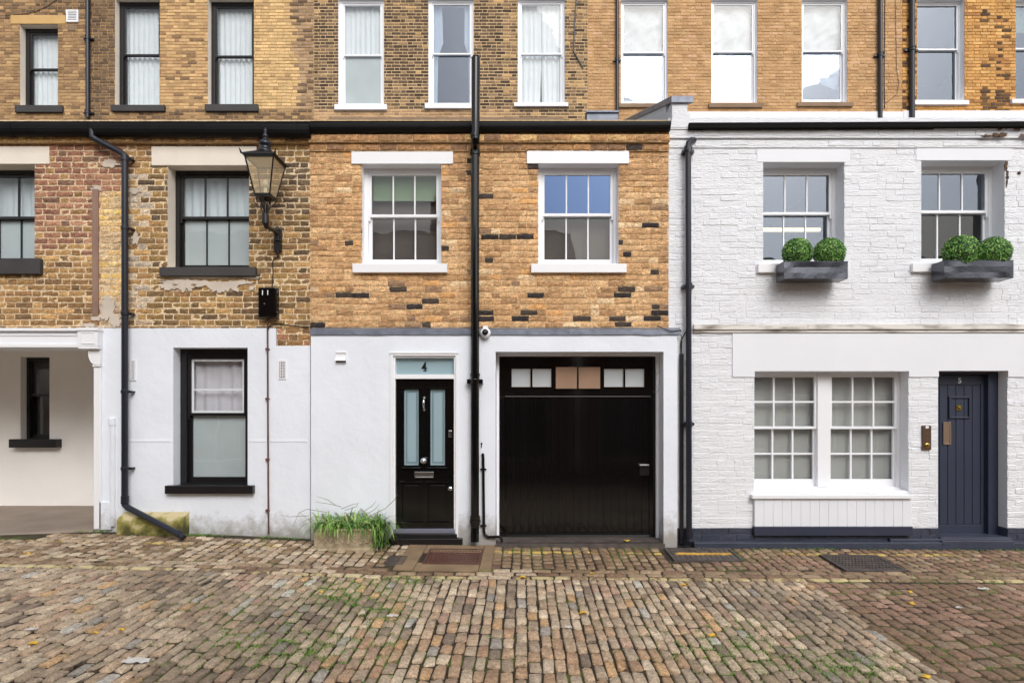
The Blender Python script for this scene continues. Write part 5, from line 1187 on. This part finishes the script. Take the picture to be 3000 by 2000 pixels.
for i, (px, py, r, lb) in enumerate(((2336, 740, 42, 'clipped green ball, left one in the box nearest the drainpipe'), (2430, 741, 43, 'clipped green ball, right one in the box nearest the drainpipe'), (2816, 739, 49, 'largest clipped green ball, left one in the far right window box'), (2912, 740, 45, 'clipped green ball at the far right end of the window boxes'))):
    o = ORIG if i == 0 else ORIG.copy()
    if i: C.objects.link(o)
    s = r * (D + yb3) / F / .185; o.scale = (s, s * .8, s * .97); o.rotation_euler = (0, 0, i * 1.3); o.rotation_euler = (0, 0, 0) if i % 2 == 0 else (0, 0, math.pi)
    o.location = (X(px, yb3), yb3, Z(py, yb3)); tag(o, lb, 'topiary', 'clipped topiary balls in the window boxes')
# strip light behind first white window
em = bpy.data.materials.new('strip_glow'); em.use_nodes = True; em.node_tree.nodes['Principled BSDF'].inputs['Emission Color'].default_value = (1, .78, .38, 1); em.node_tree.nodes['Principled BSDF'].inputs['Emission Strength'].default_value = 2.2
yy = 1.2; root = thing('strip_light', 'glowing yellow strip lamp seen through the white house window', 'lamp', (X(2330, yy), yy, Z(671, yy)))
m_ = MB(); m_.box(X(2190, yy), X(2405, yy), yy, yy + .04, Z(674, yy), Z(668, yy)); m_.build('tube', em, root)
m_ = MB(); m_.box(X(2185, yy), X(2409, yy), yy + .041, yy + .06, Z(678, yy), Z(664, yy)); m_.build('fitting', M['white'], root)
# mossy stone block under the slanted pipe foot
def moss():
    m = mat('mossy_stone', lin(180, 165, 110), rough=.9, bump=.6, bscale=20)
    n = m.node_tree; b = n.nodes['Principled BSDF']; geo = n.nodes.new('ShaderNodeNewGeometry'); t = n.nodes.new('ShaderNodeTexNoise'); t.inputs['Scale'].default_value = 5; t.inputs['Detail'].default_value = 7; n.links.new(geo.outputs['Position'], t.inputs['Vector'])
    sp = n.nodes.new('ShaderNodeSeparateXYZ'); n.links.new(geo.outputs['Position'], sp.inputs[0]); ad = n.nodes.new('ShaderNodeMath'); ad.operation = 'MULTIPLY_ADD'; ad.inputs[1].default_value = 1.0; n.links.new(sp.outputs['Z'], ad.inputs[0]); n.links.new(t.outputs['Fac'], ad.inputs[2])
    cr = n.nodes.new('ShaderNodeValToRGB'); e = cr.color_ramp; e.elements[0].position = .62; e.elements[0].color = (*lin(82, 78, 42), 1); e.elements[1].position = .85; e.elements[1].color = (*lin(196, 182, 140), 1); k = e.elements.new(.74); k.color = (*lin(140, 134, 70), 1)
    n.links.new(ad.outputs[0], cr.inputs[0]); n.links.new(cr.outputs[0], b.inputs['Base Color']); return m
sb = MB(); yb4 = -.16; x0, x1 = X(340, yb4), X(534, yb4); zz0, zz1 = .05, Z(1512, yb4)
n = 12; vs = []
for i in range(n + 1):
    xx = x0 + (x1 - x0) * i / n; h = .02 * noise.noise(Vector((xx * 4, 1, 1)))
    vs += [(xx, yb4, zz0), (xx, yb4 + .01, zz1 - .06 + h), (xx, yb4 + .05, zz1 + h * .5 - .012), (xx, -.006, zz1 + .03 + h * .5), (xx, -.006, zz0)]
sb.add(vs, [(i * 5 + q, (i + 1) * 5 + q, (i + 1) * 5 + q + 1, i * 5 + q + 1) for i in range(n) for q in range(4)] + [(0, 1, 2, 3, 4), tuple(n * 5 + q for q in (4, 3, 2, 1, 0))])
tag(sb.build('stone_block', moss(), loc=(X(435), yb4, zz0)), 'mossy stone block at the foot of the white wall, behind the slanted pipe', 'stone block')
# planter with strap leaves
yp_ = -.30; pxc = X(1003, yp_)
root = thing('stone_planter', 'weathered carved stone trough at the foot of the white wall, left of door four', 'planter', (pxc, yp_, .03))
b = MB(); x0, x1 = X(922, -.42), X(1092, -.42); zg = G(pxc, -.4); zt_ = Z(1548, -.42)
ya, yb_ = -.44, -.12
slab(b, x0, x1, zg + .0, zt_, ya, ya + .05, []); b.box(x0, x1, yb_ - .05, yb_, zg, zt_); b.box(x0, x0 + .05, ya + .05, yb_ - .05, zg, zt_ - .001); b.box(x1 - .05, x1, ya + .05, yb_ - .05, zg, zt_ - .001); b.box(x0 - .02, x1 + .02, ya - .02, yb_ + .01, zg - .03, zg + .025)
b.box(x0 - .012, x1 + .012, ya - .012, ya + .04, zt_ - .03, zt_ + .004)
b.build('trough', M['planter'], root, bevel=.012)
b = MB()
for k in range(9):
    xx = x0 + .06 + k * (x1 - x0 - .12) / 8; zc = (zg + zt_) / 2 + .01 * (-1) ** k
    b.tube([(xx + .03 * math.cos(q / 6 * 5), ya - .004, zc + .045 * math.sin(q / 6 * 5) * (1 if k % 2 else -1)) for q in range(7)], .008, 6)
b.build('carving', M['planter'], root)
b = MB(); b.box(x0 + .04, x1 - .04, ya + .04, yb_ - .04, zg + .05, zt_ - .03); b.build('soil', M['soil'], root)
DS, DK = .05, .8
rl = random.Random(77); b = MB()
def blade(base, dr_, L_, W_, droop, col):
    n = 7; p = Vector(base); d = Vector(dr_).normalized(); side = d.cross(Vector((0, 0, 1))); side = side.normalized() if side.length > .01 else Vector((1, 0, 0)); vs = []
    for k in range(n + 1):
        t = k / n; w_ = W_ * (1 - t ** 2.2) + .0006
        vs += [tuple(p - side * w_), tuple(p + side * w_ + Vector((0, 0, .002)))]
        p = p + d * (L_ / n); d = (d + Vector((0, 0, -droop / n * (.4 + 1.6 * t)))).normalized()
    b.add(vs, [(2 * k, 2 * k + 1, 2 * k + 3, 2 * k + 2) for k in range(n)], 0, col)
for k in range(520):
    xx = x0 + .04 + (x1 - x0 + .06) * rl.random(); yy = rl.uniform(ya + .03, yb_ - .03); q = rl.uniform(0, 6.28); up_ = rl.uniform(.5, 1.6)
    col = pick(rl, [(3, 118, 168, 62), (3, 92, 140, 48), (2, 146, 190, 84), (1, 186, 204, 118), (1, 70, 104, 44), (.5, 176, 158, 104)], .18)
    blade((xx, yy, zt_ - .03), (math.cos(q) + .2, math.sin(q) * .8 - .25, up_), rl.uniform(.24, .42), rl.uniform(.006, .0105), rl.uniform(2.0, 4.0), col)
for k in range(130):
    xx = rl.uniform(x1 - .06, x1 + .12); q = rl.uniform(0, 6.28)
    col = pick(rl, [(3, 112, 156, 62), (3, 88, 130, 50), (2, 150, 186, 90)], .12)
    blade((xx, rl.uniform(ya, yb_), rl.uniform(zg, zt_ - .05)), (math.cos(q) * .6 + .5, math.sin(q) - .4, rl.uniform(.4, 1.3)), rl.uniform(.14, .3), rl.uniform(.004, .008), rl.uniform(2, 3.5), col)
proot = thing('strap_leaf_plant', 'bright green arching strap leaved plant spilling over the carved stone trough', 'plant', (pxc, -.28, zt_ - .03))
b.build('leaves', M['leaf'], proot)
b = MB()
for P_ in ([(905, 1510), (850, 1512), (826, 1506)], [(960, 1500), (900, 1490), (880, 1500), (862, 1540)], [(985, 1480), (960, 1462), (932, 1452)], [(1000, 1484), (970, 1475), (928, 1468)], [(1000, 1490), (1030, 1478), (1052, 1472)], [(1060, 1500), (1090, 1482), (1104, 1466)], [(1070, 1508), (1100, 1490), (1114, 1474)], [(1080, 1512), (1130, 1488), (1158, 1462), (1168, 1445)], [(1090, 1520), (1112, 1508), (1136, 1500)], [(1010, 1494), (1046, 1482), (1052, 1470)], [(915, 1530), (880, 1500), (905, 1488)]):
    vs = [(X(a, -.26), -.26 - .02 * i, Z(c, -.26)) for i, (a, c) in enumerate(P_)]; b.tube(vs, [.0035] * (len(vs) - 1) + [.0015], 6)
b.build('stems', mat('dry_stem', lin(130, 126, 110), rough=.8), proot)
m_ = MB(); m_.lathe(X(1116, -.25), -.25, [(.028, .0), (.026, .12), (.034, .125), (.036, .15), (.024, .17), (.0, .175)], 14); tag(m_.build('bollard_stub', M['black'], loc=(X(1116, -.25), -.25, 0)), 'short black iron stub standing between the stone trough and door four', 'stub')
# covers in the ground
def cover(name, label, p0, p1, q0, q1, m, pattern, skew=0, group=None):
    def gp(px, py):                       # point of the street under a pixel
        k = (py - CY) / F; z = 6.5
        for _ in range(20): z = (ZC - G((px - CX) * z / F, z - D)) / k
        return ((px - CX) * z / F, z - D)
    a = gp(p0, q1); b_ = gp(p1, q1); c_ = gp(p1, q0)
    ya, yb_ = a[1], c_[1]; x0, x1 = a[0], b_[0]
    root = thing(name, label, 'access cover', ((x0 + x1) / 2, (ya + yb_) / 2, G((x0 + x1) / 2, ya)), group)
    def T(s, t, h): xx = x0 + (x1 - x0) * s; yy = ya + (yb_ - ya) * t; return (xx, yy, G(xx, yy) + h)
    f = MB(); 
    def pl(mb, s0, s1, t0, t1, h0, h1): mb.add([T(s0, t0, h0), T(s1, t0, h0), T(s1, t1, h0), T(s0, t1, h0), T(s0, t0, h1), T(s1, t0, h1), T(s1, t1, h1), T(s0, t1, h1)], [(0, 3, 2, 1), (4, 5, 6, 7), (0, 1, 5, 4), (1, 2, 6, 5), (2, 3, 7, 6), (3, 0, 4, 7)])
    pl(f, 0, 1, 0, .06, -.03, .024); pl(f, 0, 1, .94, 1, -.03, .024); pl(f, 0, .04, .06, .94, -.03, .0238); pl(f, .96, 1, .06, .94, -.03, .0238); f.build('rim', M[m], root)
    p_ = MB(); pl(p_, .045, .955, .07, .93, -.03, .014)
    if pattern == 'studs':
        for i in range(16):
            for j in range(7): pl(p_, .06 + i * .056, .095 + i * .056, .09 + j * .12, .16 + j * .12, .0145, .022)
    elif pattern == 'bars':
        for i in range(9): pl(p_, .08 + i * .1, .13 + i * .1, .14, .86, .0145, .022)
    else:
        for i in range(12): pl(p_, .06 + i * .075, .10 + i * .075, .09, .91, .0145, .02)
    p_.build('plate', M[m], root)
    if 'striped' in label:
        y_ = MB(); pl(y_, .1, .93, .45, .62, .015, .0225); y_.build('paint_stripe', mat('yellow_paint', lin(186, 146, 66), rough=.7, var=.5, vscale=14), root)
cover('access_cover', 'reddish brown studded iron cover set in stone slabs before door four', 1236, 1408, 1612, 1656, 'iron_brown', 'studs')
cover('drain_grate', 'small grey drain grate in the setts near the planter', 1122, 1180, 1633, 1656, 'iron', 'bars')
cover('access_cover', 'dark iron cover striped with yellow paint beside the white house drainpipe', 1975, 2180, 1611, 1645, 'iron', 'ribs')
cover('access_cover', 'large dark iron cover in reddish setts before the white house', 2478, 2656, 1630, 1675, 'iron', 'studs')
# fallen leaves and litter
lb = [(78, 1627, 'yellow leaf lying near the passage at the far left'), (95, 1893, 'large yellow leaf at the lower left of the street'), (278, 1862, 'small yellow leaf on setts above the torn paper'), (358, 1850, 'tiny yellow leaf in a mossy joint at the left'), (1708, 1801, 'orange leaf in the middle of the setts below the garage'), (2090, 1869, 'bright yellow leaf on pale setts at lower right'), (2668, 1773, 'orange yellow leaf on the reddish setts'), (2665, 1739, 'small yellow leaf by a grass tuft on reddish setts'), (1530, 1696, 'yellow leaf on the faded line before the garage'), (1838, 1577, 'yellow leaf resting on the garage threshold'), (2004, 1719, 'yellow leaf beside the faded line before the white house'), (2710, 1990, 'pale yellow leaf at the bottom edge, right'), (940, 1740, 'small orange leaf on setts left of the mossy patch'), (1735, 1685, 'tiny yellow leaf on the channel before the garage')]
for i, (a, c, l_) in enumerate(lb):
    x, y = gp(a, c) if c != 1577 else (X(1838, -.06), -.02); zg = (G(x, y) + .026) if c != 1577 else .04
    rnd = random.Random(i + 5); b = MB(); s = .035 if 'small' not in l_ and 'tiny' not in l_ else .022; q0 = rnd.random() * 6
    top = [(x + s * (1 + .35 * math.sin(5 * q)) * math.cos(q + q0), y + s * .8 * (1 + .35 * math.sin(5 * q)) * math.sin(q + q0), zg + .008 * math.sin(2 * q + i)) for q in [k * math.pi / 8 for k in range(16)]]
    b.add(top + [(x, y, zg + .004)] + [(p[0], p[1], p[2] - .0015) for p in top], [(k, (k + 1) % 16, 16) for k in range(16)] + [(k, k + 17, (k + 1) % 16 + 17, (k + 1) % 16) for k in range(16)])
    tag(b.build('fallen_leaf', M['yleaf'], loc=(x, y, zg)), l_, 'leaf', 'fallen leaves on the street')
for i, (a, c, s, l_) in enumerate(((400, 1945, .09, 'crumpled sheet of pale paper lying on the lower left setts'), (92, 1852, .045, 'crumpled white tissue left of the pale paper, near the yellow leaf'), (1150, 1812, .05, 'white scrap of litter on setts near the mossy patch'), (2880, 1731, .05, 'white scrap of litter on reddish ground at far right'), (2810, 1787, .03, 'tiny white fleck of litter on the reddish ground'), (1665, 1846, .03, 'small white scrap between setts in the middle of the street'))):
    x, y = gp(a, c); b = MB(); n = 6; vs = []
    for jj in range(n + 1):
        for ii in range(n + 1): vs.append((x + s * (ii / n - .5) * 2, y + s * (jj / n - .5) * .9, G(x, y) + .03 + .018 * noise.noise(Vector((ii * .9, jj * .9, i)))))
    m0 = len(vs); vs += [(p[0], p[1], p[2] - .001) for p in vs[:m0]]
    b.add(vs, [(jj * (n + 1) + ii, jj * (n + 1) + ii + 1, (jj + 1) * (n + 1) + ii + 1, (jj + 1) * (n + 1) + ii) for jj in range(n) for ii in range(n)])
    tag(b.build('litter', M['paper'], loc=(x, y, G(x, y))), l_, 'litter', 'scraps of litter on the street')
# weeds and moss at joints
wd = MB(); rw = random.Random(9)
DS, DK = .1, .95
def tuft(x, y, n, s, z=None):
    for _ in range(n):
        q = rw.uniform(0, 6.28); p = Vector((x + rw.gauss(0, s), y + rw.gauss(0, s * .6), 0)); p.z = (G(p.x, p.y) if z is None else z) + .008
        d = Vector((math.cos(q), math.sin(q), rw.uniform(.3, 1.4))).normalized() * rw.uniform(.012, .035); w_ = Vector((-math.sin(q), math.cos(q), 0)) * .004
        wd.add([tuple(p - w_), tuple(p + w_), tuple(p + d)], [(0, 1, 2)], 0, pick(rw, [(2, 104, 146, 40), (2, 130, 170, 56), (1, 82, 112, 34)], .15))
for (a, c, n, s) in ((1425, 1673, 160, .05), (1110, 1600, 120, .08), (275, 1545, 120, .06), (290, 1556, 60, .05), (430, 1567, 70, .05), (600, 1562, 160, .12), (2905, 1735, 90, .06), (2620, 1740, 70, .08), (2700, 1703, 160, .14), (2870, 1697, 120, .14), (960, 1603, 60, .04), (2006, 1575, 30, .02)):
    x, y = gp(a, c); tuft(x, min(y, -.03), n, s)
for k in range(900):                                                # moss along the foot of the walls
    x = rw.choice((rw.uniform(X(540), X(900)), rw.uniform(X(300), X(520)), rw.uniform(X(1460), X(1960)), rw.uniform(X(2040), X(3000)))); y = -.03 - abs(rw.gauss(0, .05)) - (.09 if x > X(1450) else 0)
    if noise.noise(Vector((x * 2.2, 3.3, 0))) > -.12 + (.2 if x > X(1450) else 0): tuft(x, y, 3, .012)
for k in range(420):                                                # moss tufts in the joints
    x = rw.uniform(-5, 4.6); y = rw.uniform(-4.2, -1.4)
    if noise.noise(Vector((x * 1.1, y * 1.1, 0))) > .1: tuft(x, y, 6, .02)
for (a, c, rx, ry, n) in ((1020, 1745, 170, 50, 620), (880, 1900, 320, 80, 560), (2160, 1900, 280, 80, 420), (2480, 1960, 200, 50, 330), (1120, 1800, 90, 40, 160), (1180, 1700, 160, 18, 160)):
    for _ in range(n):
        x, y = gp(a + rw.gauss(0, rx * .5), c + rw.gauss(0, ry * .5))
        if y < -1.3: tuft(x, y, 6, .014)
o = wd.build('weeds', M['leaf']); tag(o, 'low green weeds and moss growing in the joints of the setts', 'weeds', kind='stuff')
# ================================================================== terrace across the street, seen only in reflections
def opposite(x0, x1, ze, zr_, label, seed, chim):
    y0 = -12.2; root = thing('terraced_house', label, 'house', ((x0 + x1) / 2, y0, 0)); b = MB(); rnd = random.Random(seed)
    n = int((x1 - x0) / 3); hl = []
    for i in range(n):
        xc = x0 + (i + .5) * (x1 - x0) / n; hl += [(xc - .5, xc + .5, 3.4, 4.8), (xc - .9, xc + .9, .05, 2.4)]
    slab(b, x0, x1, -.5, ze, y0 - .3, y0, hl, 0, 0); b.build('wall', M['terrace_brick'], root)
    for h in hl:
        m_ = MB(); m_.box(h[0], h[1], y0 - .2, y0 - .15, h[2], h[3]); w_ = m_.build('window' if h[2] > 3 else 'garage_door', M['black_gloss'], root)
        m_ = MB(); m_.frame(h[0], h[1], h[2], h[3], .06, y0 - .15, y0 - .08); m_.box((h[0] + h[1]) / 2 - .02, (h[0] + h[1]) / 2 + .02, y0 - .149, y0 - .1, h[2] + .06, h[3] - .06); m_.build('frame', M['white'], w_)
    r_ = MB(); r_.add([(x0, y0 + .2, ze), (x1, y0 + .2, ze), (x1, y0 - 3, zr_), (x0, y0 - 3, zr_), (x1, y0 - 6, ze), (x0, y0 - 6, ze)], [(0, 1, 2, 3), (3, 2, 4, 5), (0, 3, 5), (1, 4, 2), (0, 5, 4, 1)]); rf = r_.build('roof', M['slate'], root)
    for cx0 in chim:
        m_ = MB(); m_.box(cx0 - .5, cx0 + .5, y0 - 3.3, y0 - 2.6, zr_ - .6, zr_ + 1)
        for q in (-.3, 0, .3): m_.lathe(cx0 + q, y0 - 2.95, [(.12, zr_ + 1), (.1, zr_ + 1.35), (.13, zr_ + 1.4)], 10)
        m_.build('chimney', M['terrace_brick'], rf)
opposite(-16, 1.9, 6.4, 8.9, 'dark brick terrace across the street, showing only as reflections in the panes of house four', 1, (-9, -3))
opposite(2.0, 18, 4.9, 6.6, 'lower brick terrace across the street, showing only as reflections in the white house panes', 2, (13.4, 15.2))
